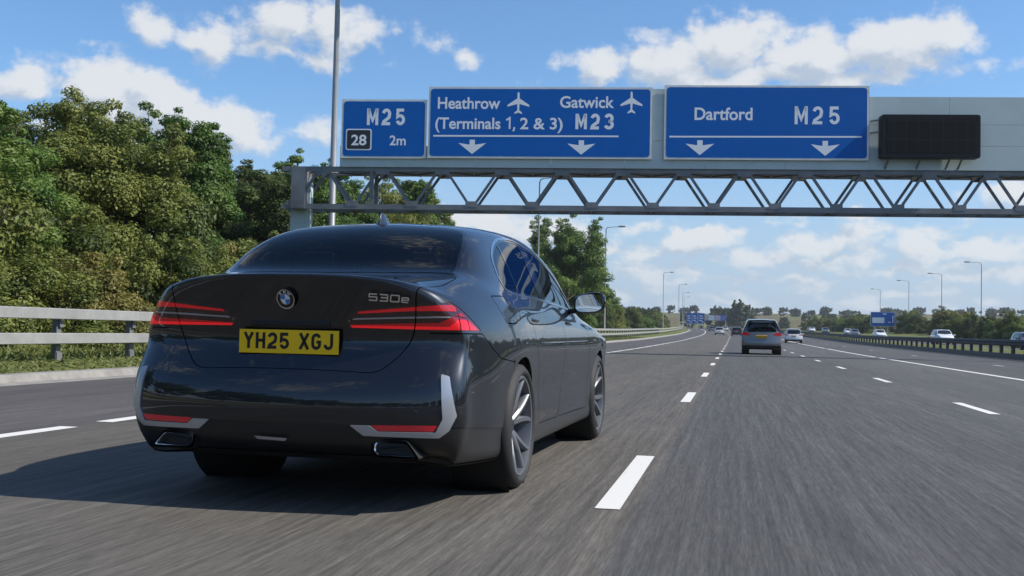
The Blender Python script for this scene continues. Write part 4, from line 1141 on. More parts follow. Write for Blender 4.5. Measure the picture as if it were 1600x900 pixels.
def build_gantry():
    Mx = Matrix.Translation(GA) @ Matrix.Rotation(GANG, 4, 'Z')
    t = empty('sign_gantry', GA, GANG); tag(t, 'grey steel lattice gantry spanning the motorway and carrying the blue signs', 'gantry')
    G = M['gantry_steel']; D = 1.25; L = 34.2; ZT0, ZT1, ZB0, ZB1 = 7.52, 7.72, 5.90, 6.12
    for o in (0, -D):
        mb = MB(); mb.bar(gpt(-.3, (ZT0 + ZT1) / 2, o - .1), gpt(L, (ZT0 + ZT1) / 2, o - .1), .20, ZT1 - ZT0); mb.build('top_chord', G, t)
        mb = MB(); mb.bar(gpt(-.3, (ZB0 + ZB1) / 2, o - .1), gpt(L, (ZB0 + ZB1) / 2, o - .1), .20, ZB1 - ZB0); mb.build('bottom_chord', G, t)
        p = 2.555
        def brace(u, v, w_, h_):
            mb = MB(); mb.bar(u, v, w_, h_); mb.build('diagonal_brace', G, t)
        for i in range(13):
            sB = .19 + i * p; a = gpt(sB, ZB1 - .02, o - .1); top = gpt(sB + p * .5 - .20, ZT0 + .03, o - .1); top2 = gpt(sB + p * .5 + .20, ZT0 + .03, o - .1); b2 = gpt(sB + p - .0, ZB1 - .02, o - .1)
            brace(a + Vector((.10, 0, 0)), top, .085, .11); brace(top2, b2 - Vector((.10, 0, 0)), .085, .11)
        brace(gpt(3.56, ZB1, o - .1), gpt(3.56, ZT0, o - .1), .16, .16)
        for i in range(13):
            s = .19 + p * .5 + i * p; q = gpt(s, ZT0 - .10, o); mb = MB(); mb.box((q.x, q.y - .004, q.z + .11), (.62, .016, .26)); mb.build('gusset_plate', G, t)
            s = .19 + i * p; q = gpt(s, ZB1, o); mb = MB(); mb.box((q.x, q.y - .004, q.z + .03), (.52, .016, .24)); mb.build('gusset_plate', G, t)
    for zc in (ZT0 + .05, ZB0 + .08):
        mb = MB()
        for i in range(26):
            s = .2 + i * 1.2775
            mb.bar(gpt(s, zc, -.2), gpt(s, zc, -D), .09, .09)
            if i < 25: mb.bar(gpt(s, zc - .01, -.2 if i % 2 else -D), gpt(s + 1.2775, zc - .01, -D if i % 2 else -.2), .07, .07)
        mb.build('cross_bracing', G, t)
    mb = MB()
    q = gpt(15, ZT1 + .02, -.7); mb.box((gpt(18, 0).x, D / 2 + .12, gpt(18, ZT1 + .03).z), (31, D - .4, .05)); wk = mb.build('walkway', M['shaded_steel'], t); wk.rotation_euler = (0, -GS, 0); wk.location = (0, 0, 18 * GS * 0)
    for s in (.42, L - .7):
        mb = MB(); mb.box((s, D / 2 + .1, 3.55 + GS * s), (.86, .50, 7.1 + 2 * GS * s)); 
        c = mb.build('column', M['sign_back'], t, bevel=.015)
        mb = MB(); mb.box((s, D / 2 + .1, ZT1 - .9), (.60, D + .25, 1.75)); mb.build('column_head', M['gantry_steel'], c)
    # grey fascia panels behind the signs
    fr = lambda s, z, d: tuple(gpt(s, z, d))
    mb = MB(); edges = [2.2, 4.7, 8.0, 11.2, 14.3, 17.7, 21.0, 24.50]
    for a, b in zip(edges, edges[1:]):
        zt = 8.6 if b < 14 else 11.05
        mb.prism([(a + .004, 7.70), (b - .004, 7.70), (b - .004, zt), (a + .004, zt)], fr, .05, .10)
    rows = [7.70, 8.72, 9.62, 10.79]
    for a, b in ((24.50, 27.8), (27.8, 31.0), (31.0, 34.2)):
        for z0, z1 in zip(rows, rows[1:]): mb.prism([(a + .004, z0 + .004), (b - .004, z0 + .004), (b - .004, z1 - .004), (a + .004, z1 - .004)], fr, .05, .10)
    for z0, z1 in ((8.9, 9.7), (9.71, 10.4), (10.41, 11.08)): mb.prism([(15.36, z0), (15.98, z0), (15.98, z1), (15.36, z1)], fr, .11, .125)
    mb.build('fascia_panels', M['sign_back'], t)
    W = M['sign_white']
    # sign 1
    r, f2, f3 = sign_panel(Mx, 'direction_sign', 'small blue gantry sign reading M25 with black 28 panel and 2m', 2.25, 5.89, 8.055, 10.575, .20, GANG)
    mb = MB(); route_number(mb, 'M25', 3.42, 4.92, 9.47, .71, f2); mb.build('lettering', W, r)
    mb = MB(); fit_text(mb, '2m', 4.33, 5.02, 8.62, .42, f2, .018); mb.build('lettering', W, r)
    mb = MB(); mb.prism(fillet([(2.455, 8.395), (3.555, 8.395), (3.555, 9.305), (2.455, 9.305)], .10, 5), f3, .006, .012); pn = mb.build('junction_panel', W, r)
    mb = MB(); mb.prism(fillet([(2.505, 8.445), (3.505, 8.445), (3.505, 9.255), (2.505, 9.255)], .08, 5), f3, .012, .016); mb.build('black_field', M['sign_black'], pn)
    mb = MB(); fit_text(mb, '28', 2.69, 3.34, 8.615, .45, lambda s, z: f3(s, z, .019), .022); mb.build('junction_number', W, pn)
    # sign 2
    r, f2, f3 = sign_panel(Mx, 'direction_sign', 'wide blue gantry sign reading Heathrow (Terminals 1, 2 & 3) Gatwick M23', 5.96, 15.42, 8.075, 11.12, .23, GANG)
    for txt, s0, s1, z0, cap, bold in (('Heathrow', 6.35, 9.0, 10.19, .50, .020), ('(Terminals', 6.26, 9.03, 9.33, .49, .020), ('2 & 3)', 9.86, 11.66, 9.33, .49, .020), ('Gatwick', 11.53, 13.81, 10.25, .50, .020)):
        mb = MB(); fit_text(mb, txt, s0, s1, z0, cap, f2, bold); mb.build('lettering', W, r)
    mb = MB(); ribbon(mb, [(9.27, 9.70), (9.42, 9.80), (9.42, 9.33)], .075, f2); ribbon(mb, [(9.615, 9.41), (9.615, 9.34), (9.57, 9.23)], .07, f2); mb.build('lettering', W, r)
    mb = MB(); route_number(mb, 'M23', 12.28, 13.77, 9.33, .66, f2); mb.build('lettering', W, r)
    for s, z in ((9.77, 10.43), (14.54, 10.47)):
        mb = MB(); mb.add([f2(s + x * .47, z + y * .48) for x, y in PLANE], [tuple(range(len(PLANE)))]); mb.build('aeroplane_symbol', W, r)
    mb = MB(); mb.add([f2(6.19, 8.985), f2(14.02, 9.00), f2(14.02, 9.07), f2(6.19, 9.055)], [(0, 1, 2, 3)]); mb.build('bar', W, r)
    for s in (7.85, 12.46):
        mb = MB(); mb.add([f2(s + x * .59, 8.57 + y * .58) for x, y in ARROW], [tuple(range(len(ARROW)))]); mb.build('lane_arrow', W, r)
    # sign 3
    r, f2, f3 = sign_panel(Mx, 'direction_sign', 'blue gantry sign reading Dartford M25 above two lane arrows', 15.93, 24.45, 8.075, 11.22, .23, GANG)
    mb = MB(); fit_text(mb, 'Dartford', 17.19, 19.61, 9.76, .53, f2, .020); mb.build('lettering', W, r)
    mb = MB(); route_number(mb, 'M25', 21.45, 23.19, 9.585, .76, f2); mb.build('lettering', W, r)
    mb = MB(); mb.add([f2(16.15, 9.00), f2(24.15, 9.03), f2(24.15, 9.10), f2(16.15, 9.07)], [(0, 1, 2, 3)]); mb.build('bar', W, r)
    for s in (17.43, 22.64):
        mb = MB(); mb.add([f2(s + x * .60, 8.59 + y * .60) for x, y in ARROW], [tuple(range(len(ARROW)))]); mb.build('lane_arrow', W, r)
    # message sign
    cs, z0, o = 26.83, 8.10, .62
    v = empty('message_sign', Mx @ gpt(cs, z0, .1), GANG); tag(v, 'unlit black electronic message sign at the right end of the gantry', 'sign')
    fv = lambda s, z, d: (s - cs, -d, z - z0 + GS * (s - cs))
    mb = MB(); mb.prism(fillet([(24.82, 8.12), (28.86, 8.12), (28.86, 9.93), (24.82, 9.93)], .12, 5), fv, .16, .60); mb.build('housing', M['vms_black'], v, bevel=.02)
    mb = MB(); mb.prism([(25.04, 8.33), (28.64, 8.33), (28.64, 9.73), (25.04, 9.73)], fv, .60, .606); mb.build('screen', M['vms_screen'], v)
    for s in (25.2, 26.5, 27.7, 28.2):
        mb = MB(); mb.bar(fv(s, 8.14, .35), fv(s - .05, 7.72, -.05), .06, .06); mb.build('strut', M['gantry_steel'], v)
    for z in (9.75, 9.25):
        mb = MB(); mb.bar(fv(24.84, z, .30), fv(24.55, z, .02), .06, .06); mb.build('bracket', M['gantry_steel'], v)
    return t

def build_lamps():
    M['lamp_post'] = mat('lamp_post_steel', (.27, .28, .29), .5, .3, noise=(1, .12))
    def make(h, arm, head=True):
        r = empty('street_lamp')
        mb = MB(); mb.tube([(0, 0, -.3), (0, 0, 1.4), (0, 0, 1.45), (0, 0, h - .3), (arm * .06, 0, h - .05), (arm * .18, 0, h)], [.115, .115, .085, .055, .05, .045], 10); mb.build('pole', M['lamp_post'], r, smooth=True)
        mb = MB(); mb.tube([(arm * .16, 0, h), (arm * .85, 0, h + .10)], .035, 8); mb.build('arm', M['lamp_post'], r, smooth=True)
        mb = MB(); mb.tube([(arm * .78, 0, h + .10), (arm * .86, 0, h + .11), (arm * 1.15, 0, h + .12), (arm * 1.22, 0, h + .10)], [.06, .11, .11, .05], 8); mb.build('lamp_head', M['lamp_post'], r, smooth=True)
        return r
    a = make(17.5, 1.6); x, y = -18.15, 45.6; a.location = P3(x, y, .3); a.scale = (2.1, 2.1, 1)
    tag(a, 'tallest lamp post, rising behind the left end of the gantry out of the picture', 'street lamp', 'lamp posts on the left')
    g = 'lamp posts on the left'
    lab = ['lamp post behind the black car, crossing the gantry lattice', 'lamp post in front of the last big tree beside the wing mirror', 'lamp post just right of the big trees, before the far bushes',
           'lamp post next to the far blue signs on the left', 'far lamp post between the blue signs, second of the small ones', 'farthest thin lamp post over the distant blue signs']
    proto = make(13.0, 1.9)
    for i, (u_x, yy, h) in enumerate(((-15.6, 84.0, 13), (-15.0, 124.5, 12.9), (-15.2, 248, 13.6), (-13.0, 306, 13.0), (-12.4, 375, 12.6), (-11.5, 430, 12.5))):
        o = proto if i == 0 else copy_tree(proto)
        o.location = P3(u_x, yy, .2); o.scale = (1, 1, h / 13)
        tag(o, lab[i], 'street lamp', g)
    lab = ['tall lamp post above the right hedge, nearest of the row', 'second lamp post of the row above the right hedge', 'third lamp post, close to the blue roadside sign', 'last faint lamp post beyond the blue roadside sign']
    for i, (X, yy) in enumerate(((46.0, 215), (46.5, 257), (45.5, 297), (47, 365))):
        o = copy_tree(proto); o.location = P3(X - float(road_dx(yy)), yy, .5); o.rotation_euler = (0, 0, math.pi); o.scale = (1.35, .9, (14.2, 14.0, 14, 14)[i] / 13)
        tag(o, lab[i], 'street lamp', 'lamp posts on the right')

def build_haze():
    """thin autumn air between the camera and the far fields"""
    m = bpy.data.materials.new('haze_air'); m.use_nodes = True; nt = m.node_tree; nt.nodes.clear()
    out = nt.nodes.new('ShaderNodeOutputMaterial'); pv = nt.nodes.new('ShaderNodeVolumePrincipled')
    pv.inputs['Color'].default_value = (.86, .92, 1.0, 1); pv.inputs['Density'].default_value = .00018; pv.inputs['Anisotropy'].default_value = .3
    nt.links.new(pv.outputs[0], out.inputs['Volume'])
    mb = MB(); mb.box((0, 530, 30), (2640, 1580, 80)); o = mb.build('haze', m); tag(o, 'thin haze in the air over the motorway', kind='stuff')
# ------------------------------------------------------------------ trees and bushes
def leaf_mat(name, dark, mid, light):
    m = bpy.data.materials.new(name); m.use_nodes = True; nt = m.node_tree; L = nt.links
    b = nt.nodes['Principled BSDF']; out = nt.nodes['Material Output']
    at = nt.nodes.new('ShaderNodeAttribute'); at.attribute_name = 'tone'
    oi = nt.nodes.new('ShaderNodeObjectInfo')
    ad = nt.nodes.new('ShaderNodeMath'); ad.operation = 'MULTIPLY_ADD'; L.new(oi.outputs['Random'], ad.inputs[0]); ad.inputs[1].default_value = .28; L.new(at.outputs['Fac'], ad.inputs[2])
    ad2 = nt.nodes.new('ShaderNodeMath'); ad2.operation = 'SUBTRACT'; ad2.inputs[1].default_value = .14; L.new(ad.outputs[0], ad2.inputs[0])
    rp = nt.nodes.new('ShaderNodeValToRGB'); L.new(ad2.outputs[0], rp.inputs[0])
    e = rp.color_ramp.elements; e[0].position = .05; e[0].color = (*dark, 1); e[1].position = .95; e[1].color = (*light, 1); k = e.new(.5); k.color = (*mid, 1)
    L.new(rp.outputs[0], b.inputs['Base Color']); b.inputs['Roughness'].default_value = .55; b.inputs['Specular IOR Level'].default_value = .35
    tr = nt.nodes.new('ShaderNodeBsdfTranslucent'); L.new(rp.outputs[0], tr.inputs['Color'])
    mx = nt.nodes.new('ShaderNodeMixShader'); mx.inputs[0].default_value = .38; L.new(b.outputs[0], mx.inputs[1]); L.new(tr.outputs[0], mx.inputs[2]); L.new(mx.outputs[0], out.inputs[0])
    return m
M['leaf_olive'] = leaf_mat('leaves_olive', (.062, .086, .020), (.130, .165, .036), (.235, .250, .058))
M['leaf_green'] = leaf_mat('leaves_green', (.046, .098, .022), (.095, .175, .034), (.180, .245, .054))
M['leaf_yellow'] = leaf_mat('leaves_yellow', (.100, .100, .028), (.175, .165, .042), (.27, .23, .06))
M['leaf_dark'] = leaf_mat('leaves_dark', (.038, .066, .018), (.078, .118, .028), (.140, .165, .044))
M['leaf_far'] = leaf_mat('leaves_far', (.052, .074, .030), (.085, .112, .042), (.130, .148, .058))
M['bark'] = mat('bark', (.10, .082, .062), .9, noise=(6, .35))

def leaf_cloud(rs, clusters, n_per, size, squash=.62):
    """clusters: (centre, radius, tone); returns verts, faces, tones of many small folded leaves"""
    C = np.array([c[0] for c in clusters]); RR = np.array([c[1] for c in clusters]); TT = np.array([c[2] for c in clusters])
    idx = np.repeat(np.arange(len(C)), (n_per * (RR / RR.mean()) ** 2).astype(int) + 3); n = len(idx)
    d = rs.normal(size=(n, 3)); d /= np.linalg.norm(d, axis=1)[:, None]
    rad = RR[idx] * rs.uniform(.25, 1, n) ** .45 * rs.uniform(.8, 1.15, n)
    p = C[idx] + d * rad[:, None] * np.array([1, 1, squash])
    nrm = d * 1.0 + rs.normal(size=(n, 3)) * .45 + np.array([0, 0, .55]); nrm /= np.linalg.norm(nrm, axis=1)[:, None]
    a = np.cross(nrm, rs.normal(size=(n, 3))); a /= np.linalg.norm(a, axis=1)[:, None]; b = np.cross(nrm, a)
    s = size * rs.uniform(.6, 1.4, n)[:, None]
    v = np.stack([p - a * s, p + b * s * .55 + nrm * s * .12, p + a * s, p - b * s * .55 + nrm * s * .12], 1).reshape(-1, 3)
    t = np.clip(TT[idx] + rs.normal(size=n) * .16, 0, 1)
    return v, t

def foliage_object(name, v, tones, m, parent=None):
    n = len(v) // 4
    me = bpy.data.meshes.new(name)
    me.vertices.add(len(v)); me.vertices.foreach_set('co', v.astype(np.float32).ravel())
    me.loops.add(n * 4); me.loops.foreach_set('vertex_index', np.arange(n * 4, dtype=np.int32))
    me.polygons.add(n); me.polygons.foreach_set('loop_start', np.arange(0, n * 4, 4, dtype=np.int32))
    me.update(calc_edges=True); me.validate()
    at = me.attributes.new('tone', 'FLOAT', 'FACE'); at.data.foreach_set('value', tones.astype(np.float32))
    me.materials.append(m)
    o = bpy.data.objects.new(name, me); COL.objects.link(o)
    if parent: o.parent = parent
    return o

def make_tree(seed, h, w, m, leaf=.16, n_cl=70, n_per=110, base=.18, sparse=0.0, conical=0.0, kind='broadleaf_tree', trunk_r=.16):
    rs = np.random.RandomState(seed); rnd = random.Random(seed)
    root = empty(kind)
    cl = []; limbs = MB()
    top = Vector((rs.normal() * .15, rs.normal() * .15, h * .93))
    limbs.tube([(0, 0, -.4), (top.x * .2, top.y * .2, h * .22), (top.x * .6, top.y * .6, h * .55), tuple(top)], [trunk_r * 1.15, trunk_r * .9, trunk_r * .55, .03], 8)
    # several leaders make an uneven outline
    lead = [(rs.uniform(-.42, .42) * w, rs.uniform(-.42, .42) * w, rs.uniform(.80, 1.0) * h) for _ in range(7)] + [(0, 0, h)]
    for i in range(n_cl):
        q = rs.uniform(base, .97) ; a = rs.uniform(0, 2 * math.pi)
        prof = math.sin(math.pi * min(1, max(0.02, (q - base * .5) / (1.06 - base * .5))) ** (.80 + .0)) ** .7
        if conical: prof = prof * (1 - conical) + conical * (1 - q) * 1.25
        rr = w * .5 * prof * rs.uniform(.35, 1.0) ** .6
        c = np.array([math.cos(a) * rr, math.sin(a) * rr, q * h])
        lx, ly, lz = lead[rs.randint(len(lead))]
        k = max(0, q - .5) * .9
        c[:2] = c[:2] * (1 - k) + np.array([lx, ly]) * k; c[2] = min(c[2], lz)
        r = rs.uniform(.07, .13) * w * (1 - .45 * max(0, q - .55) / .45) * (1 - sparse * .4)
        cl.append((c, max(.22, r), np.clip(.5 + rs.normal() * .24, 0, 1)))
        if i % 4 == 0:
            z0 = max(.15 * h, c[2] - rr * .7); p0 = Vector((top.x * z0 / h, top.y * z0 / h, z0)); p1 = Vector(c); mid = p0.lerp(p1, .5) + Vector((0, 0, -.06 * rr))
            limbs.tube([p0, mid, p1], [trunk_r * .35, trunk_r * .22, .015], 5, cap=False)
    for lx, ly, lz in lead:                                        # each leader carries a tapering spire of shoots
        z0 = lz * .60
        for k in range(11):
            q = k / 10; sx = lx * (.75 + .25 * q) + rs.normal() * .03 * w; sy = ly * (.75 + .25 * q) + rs.normal() * .03 * w
            cl.append((np.array([sx + rs.normal() * .10 * (1.3 - q), sy + rs.normal() * .10 * (1.3 - q), z0 + (lz * 1.0 - z0) * q]), w * max(.045, .15 * (1.02 - q) ** .75) * rs.uniform(.75, 1.15), np.clip(.56 + rs.normal() * .16, 0, 1)))
        limbs.tube([(lx * .5, ly * .5, h * .42), (lx * .85, ly * .85, lz * .75), (lx, ly, lz * 1.0)], [trunk_r * .35, trunk_r * .2, .008], 5, cap=False)
    v, t = leaf_cloud(rs, cl, n_per, leaf)
    v[:, 2] = np.maximum(v[:, 2], .02)
    limbs.build('trunk', M['bark'], root, smooth=True)
    foliage_object('crown', v, t, m, root)
    return root

def make_bush(seed, h, w, m, leaf=.13, n_cl=34, n_per=120, kind='leafy_bush'):
    rs = np.random.RandomState(seed); cl = []
    for i in range(n_cl):
        a = rs.uniform(0, 2 * math.pi); q = rs.uniform(.04, .92); rr = w * .5 * math.sqrt(max(.05, 1 - q ** 2.2)) * rs.uniform(.3, 1) ** .6
        cl.append((np.array([math.cos(a) * rr, math.sin(a) * rr, q * h * rs.uniform(.75, 1.05)]), rs.uniform(.11, .19) * w, np.clip(.5 + rs.normal() * .25, 0, 1)))
    for i in range(9):
        a = rs.uniform(0, 2 * math.pi); rr = rs.uniform(0, .4) * w
        cl.append((np.array([math.cos(a) * rr, math.sin(a) * rr, h * rs.uniform(.9, 1.12)]), rs.uniform(.05, .09) * w, .65))
    v, t = leaf_cloud(rs, cl, n_per, leaf, .8); v[:, 2] = np.maximum(v[:, 2], -.05)
    root = empty(kind)
    foliage_object('foliage', v, t, m, root)
    mb = MB()
    for i in range(7):
        a = rs.uniform(0, 6.28); mb.tube([(0, 0, -.2), (.2 * w * math.cos(a), .2 * w * math.sin(a), h * .4), (.36 * w * math.cos(a), .36 * w * math.sin(a), h * .8)], [.04, .028, .012], 5, cap=False)
    mb.build('stems', M['bark'], root, smooth=True)
    return root

def place(o, x, y, s=1.0, sz=None, rz=None, rnd=random.Random(9), lift=-.05):
    z = float(ground_z(np.float64(x), np.float64(y)))
    o.location = (x + float(road_dx(y)), y, z + lift); o.scale = (s, s, sz or s); o.rotation_euler = (0, 0, rnd.uniform(0, 6.28) if rz is None else rz)

def set_mat(root, m):
    """another leaf colour for a copy: its crown gets a mesh of its own"""
    for c in root.children:
        if c.name.startswith(('crown', 'foliage')):
            c.data = c.data.copy(); c.data.materials[0] = m

def build_vegetation():
    T = [make_tree(1, 8.0, 6.8, M['leaf_olive'], .056, 120, 520), make_tree(2, 8.6, 5.6, M['leaf_green'], .056, 110, 520, conical=.25),
         make_tree(3, 9.2, 4.2, M['leaf_yellow'], .055, 60, 230, sparse=.6, base=.3), make_tree(4, 8.6, 6.6, M['leaf_dark'], .062, 110, 500), make_tree(5, 9.6, 6.4, M['leaf_green'], .062, 115, 500)]
    used = set(); gt = 'trees on the left bank'
    rows = [(0, -20.2, 29.5, .98, .90, 'big olive tree at the left edge of the picture, tallest of the near trees'), (1, -21.0, 36.5, 1.0, .93, 'fresh green tree beside the big olive tree at the left edge'),
            (2, -24.8, 46.5, 1.0, .93, 'thin yellowish tree with sparse leaves between the green and the dark tree'), (3, -22.2, 45.5, 1.0, .83, 'dark tree left of the gantry column, lower than its neighbours'),
            (4, -22.5, 51.5, 1.0, .92, 'bright green tree just left of the gantry column'), (4, -23.5, 59, 1.0, .98, 'green tree standing right behind the gantry column'),
            (0, -23.0, 66.5, 1.05, 1.18, 'olive tree behind the small M25 sign'), (1, -23.5, 77, 1.3, 1.30, 'green tree behind the lattice under the small M25 sign'),
            (2, -23.4, 80.5, 1.35, 1.0, 'yellowish tree over the roof of the black car, last before the gap'),
            (0, -27.0, 34.0, 1.1, .92, 'olive tree half hidden behind the first trees at the left'), (3, -27.5, 56, 1.2, .98, 'dark tree half hidden in the second row behind the green tree'), (4, -19.5, 23.0, .9, .68, 'green tree cut off by the left picture edge')]
    for ti, x, y, s, sz, lab in rows:
        o = T[ti] if ti not in used else copy_tree(T[ti]); used.add(ti)
        place(o, x, y, s, sz); tag(o, lab, 'tree', gt)
    big = make_tree(11, 13.2, 10.0, M['leaf_dark'], .095, 140, 480, base=.10); place(big, -18.6, 119, 1, 1.0); set_mat(big, M['leaf_green']); tag(big, 'large round tree behind the wing mirror, standing alone against the sky', 'tree', gt)
    o = copy_tree(T[4]); place(o, -20.5, 160, 1.05, .82); tag(o, 'smaller tree right of the large round one behind the wing mirror', 'tree', gt)
    o = copy_tree(T[3]); place(o, -23.0, 142, 1.4, 1.05); tag(o, 'dark tree between the large round tree and the small one behind the mirror', 'tree', gt)
    o = copy_tree(T[0]); place(o, -24.0, 101, 1.3, 1.05); tag(o, 'olive tree left of the large round tree, low behind the car roof', 'tree', gt)
    for k, (i, X, Y, s_, z_) in enumerate([(3, -18, 2, 1.1, .9), (0, -19, -7, 1.1, .95), (3, -18, -16, 1.2, 1.0), (4, -19, -26, 1.2, 1.0), (3, -18, -38, 1.3, 1.0), (0, -17, -52, 1.4, 1.0), (3, -14, -68, 1.6, 1.1), (4, -8, -84, 1.8, 1.2), (3, 2, -92, 1.9, 1.2), (0, 12, -96, 1.9, 1.2), (3, 22, -92, 1.8, 1.2), (4, 31, -80, 1.6, 1.1), (3, 35, -62, 1.5, 1.1), (0, 36, -44, 1.4, 1.0), (3, 36, -28, 1.3, 1.0), (4, 37, -12, 1.3, .9)]):
        o = copy_tree(T[i]); place(o, X, Y, s_, z_); tag(o, 'added tree out of view behind the viewpoint, darkens the reflections in the black car', 'tree', 'added trees behind the viewpoint')  # unseen trees, added to darken what the car's rear reflects
    # bushes behind the left barrier
    B = [make_bush(21, 3.0, 3.6, M['leaf_olive'], .054, 46, 470), make_bush(22, 2.6, 3.4, M['leaf_green'], .054, 46, 470), make_bush(23, 2.3, 3.2, M['leaf_yellow'], .054, 42, 470), make_bush(24, 3.4, 3.6, M['leaf_dark'], .054, 46, 470)]
    ub = set(); rnd = random.Random(7)
    labs = ['olive bush in the belt of bushes behind the left crash barrier', 'green bush in the belt of bushes behind the left crash barrier', 'yellowing bush in the belt of bushes behind the left crash barrier', 'dark bush in the belt of bushes behind the left crash barrier']
    def bush(i, x, y, s, sz, lab, grp):
        o = B[i] if i not in ub else copy_tree(B[i]); ub.add(i); place(o, x, y, s, sz, rnd=rnd); tag(o, lab, 'bush', grp)
    y = 12.0
    while y < 84:
        i = rnd.choice([0, 0, 1, 1, 2, 3]); bush(i, -15.9 - rnd.uniform(0, .9), y, rnd.uniform(.75, 1.0), rnd.uniform(.6, .95), labs[i], 'bushes behind the left barrier')
        y += rnd.uniform(1.7, 2.5)
    y = 13.5
    while y < 80:
        i = rnd.choice([0, 0, 1, 2, 3, 3]); bush(i, -17.6 - rnd.uniform(0, 1.4), y, rnd.uniform(1.0, 1.3), rnd.uniform(1.0, 1.45), labs[i], 'bushes behind the left barrier')
        y += rnd.uniform(2.2, 3.2)
    y = 86
    while y < 330:                                                    # further on, looser
        i = rnd.choice([0, 1, 2, 3]); bush(i, -17.5 - rnd.uniform(0, 7), y, rnd.uniform(.9, 1.5), rnd.uniform(.7, 1.3), 'bush on the grassy bank beyond the far left lamp posts', 'bushes on the far left bank')
        y += rnd.uniform(5.0, 9)
    # right hedge
    far_lab = 'bush of the loose hedge beyond the oncoming carriageway'
    y = -12
    while y < 420:
        i = rnd.choice([0, 0, 1, 2, 3]); s = 1.15 if y < 200 else 1.5
        bush(i, 36.5 + rnd.uniform(-1.5, 4) + (5.5 if 205 < y < 275 else 0), y, s * rnd.uniform(.85, 1.3), s * rnd.uniform(.75, 1.15), far_lab, 'hedge on the right'); y += rnd.uniform(2.6, 4.6) * (1 if y < 200 else 1.7)
    for k, (X, Y, s, sz, lab) in enumerate(((38.5, 126, 1.1, .60, 'dark tree at the right picture edge above the hedge'), (41, 137, 1.2, .66, 'second dark tree at the right edge, behind the hedge'), (37, 112, 1.0, .58, 'tree cut off by the right picture edge'), (39, 58, 1.2, .8, 'tree beyond the oncoming carriageway, mirrored in the side of the black car'), (40, 30, 1.3, .9, 'tree beyond the oncoming carriageway, mirrored in the side of the black car'), (41, 12, 1.2, .8, 'tree beyond the oncoming carriageway, mirrored in the side of the black car'))):
        o = copy_tree(T[3]); place(o, X, Y, s, sz); tag(o, lab, 'tree', 'trees on the right')
    # distant trees: a few low copies of two light models
    F = [make_tree(31, 9, 9, M['leaf_far'], .30, 70, 90, base=.02, kind='distant_tree'), make_tree(32, 9, 8, M['leaf_far'], .30, 60, 90, base=.02, kind='distant_tree')]
    nf = [0]
    def far(X, Y, s, sz, lab, grp):
        i = nf[0] % 2; o = F[i] if nf[0] < 2 else copy_tree(F[i]); nf[0] += 1
        place(o, X - float(road_dx(Y)), Y, s, sz, lift=-.4); tag(o, lab, 'tree', grp)
    for X, Y, s, sz, lab in ((-9.5, 560, 1.15, 1.35, 'dense dark tree left of the silver people carrier in the distance'), (-4.5, 575, 1.0, 1.25, 'round distant tree just left of the silver people carrier'), (2.5, 560, 1.35, 1.72, 'highest distant tree, behind the left shoulder of the silver people carrier'),
                            (7.0, 600, 1.2, 1.35, 'distant tree behind the roof of the silver people carrier'), (-37, 300, 1.0, 1.18, 'round tree on the bank left of the far blue signs'), (-33, 262, .85, .80, 'full dark bush tree at the foot of the bank left of the far blue signs')):
        far(X, Y, s, sz, lab, 'distant trees ahead')
    rnd2 = random.Random(12)
    for X in range(-150, 330, 11):
        y = 900 + rnd2.uniform(-60, 80)
        far(X + rnd2.uniform(-4, 4), y, rnd2.uniform(.8, 1.5), rnd2.uniform(.5, .95), 'small tree on the far skyline', 'trees on the skyline')
    for X in range(24, 230, 9):
        y = 470 + rnd2.uniform(-60, 60)
        far(X + rnd2.uniform(-3, 3), y, rnd2.uniform(.7, 1.1), rnd2.uniform(.30, .52), 'low tree of the hedgerow beyond the oncoming carriageway', 'hedgerow trees')
    for X in range(30, 260, 13):
        y = 620 + rnd2.uniform(-70, 90)
        far(X + rnd2.uniform(-5, 5), y, rnd2.uniform(.7, 1.2), rnd2.uniform(.45, .85), 'tree in the fields beyond the right hedge', 'trees in the fields')
    for X in range(-110, -14, 9):
        y = 430 + rnd2.uniform(-50, 90)
        far(X + rnd2.uniform(-4, 4), y, rnd2.uniform(.8, 1.3), rnd2.uniform(.6, 1.0), 'tree of the wooded bank beyond the far left bushes', 'trees of the left bank')

def build_grass():
    """tufts along the verge between kerb and barrier: nobody could count them"""
    rs = np.random.RandomState(5); n = 34000
    y = 9 + 120 * rs.uniform(0, 1, n) ** 1.8; x = -10.12 - 4.6 * rs.uniform(0, 1, n) ** .8
    z = ground_z(x, y); h = rs.uniform(.015, .05, n) * (1 + 1.2 * (x < -12.6)); a = rs.uniform(0, 6.28, n); w = rs.uniform(.012, .03, n) * (1 + y / 40)
    ln = rs.normal(size=(n, 2)) * .06
    v = np.zeros((n, 4, 3)); X = x + np.array([float(q) for q in road_dx(y)])
    dx, dy = np.cos(a) * w, np.sin(a) * w
    v[:, 0] = np.stack([X - dx, y - dy, z], 1); v[:, 1] = np.stack([X + dx, y + dy, z], 1)
    v[:, 2] = np.stack([X + dx * .3 + ln[:, 0], y + dy * .3 + ln[:, 1], z + h], 1); v[:, 3] = np.stack([X - dx * .3 + ln[:, 0], y - dy * .3 + ln[:, 1], z + h * .95], 1)
    o = foliage_object('verge_grass', v.reshape(-1, 3), rs.uniform(0, 1, n), M['grass_blade']); tag(o, 'short grass growing on the verge in front of the barrier', 'grass', kind='stuff')
M['grass_blade'] = leaf_mat('grass_blades', (.085, .115, .030), (.130, .165, .042), (.205, .210, .070))
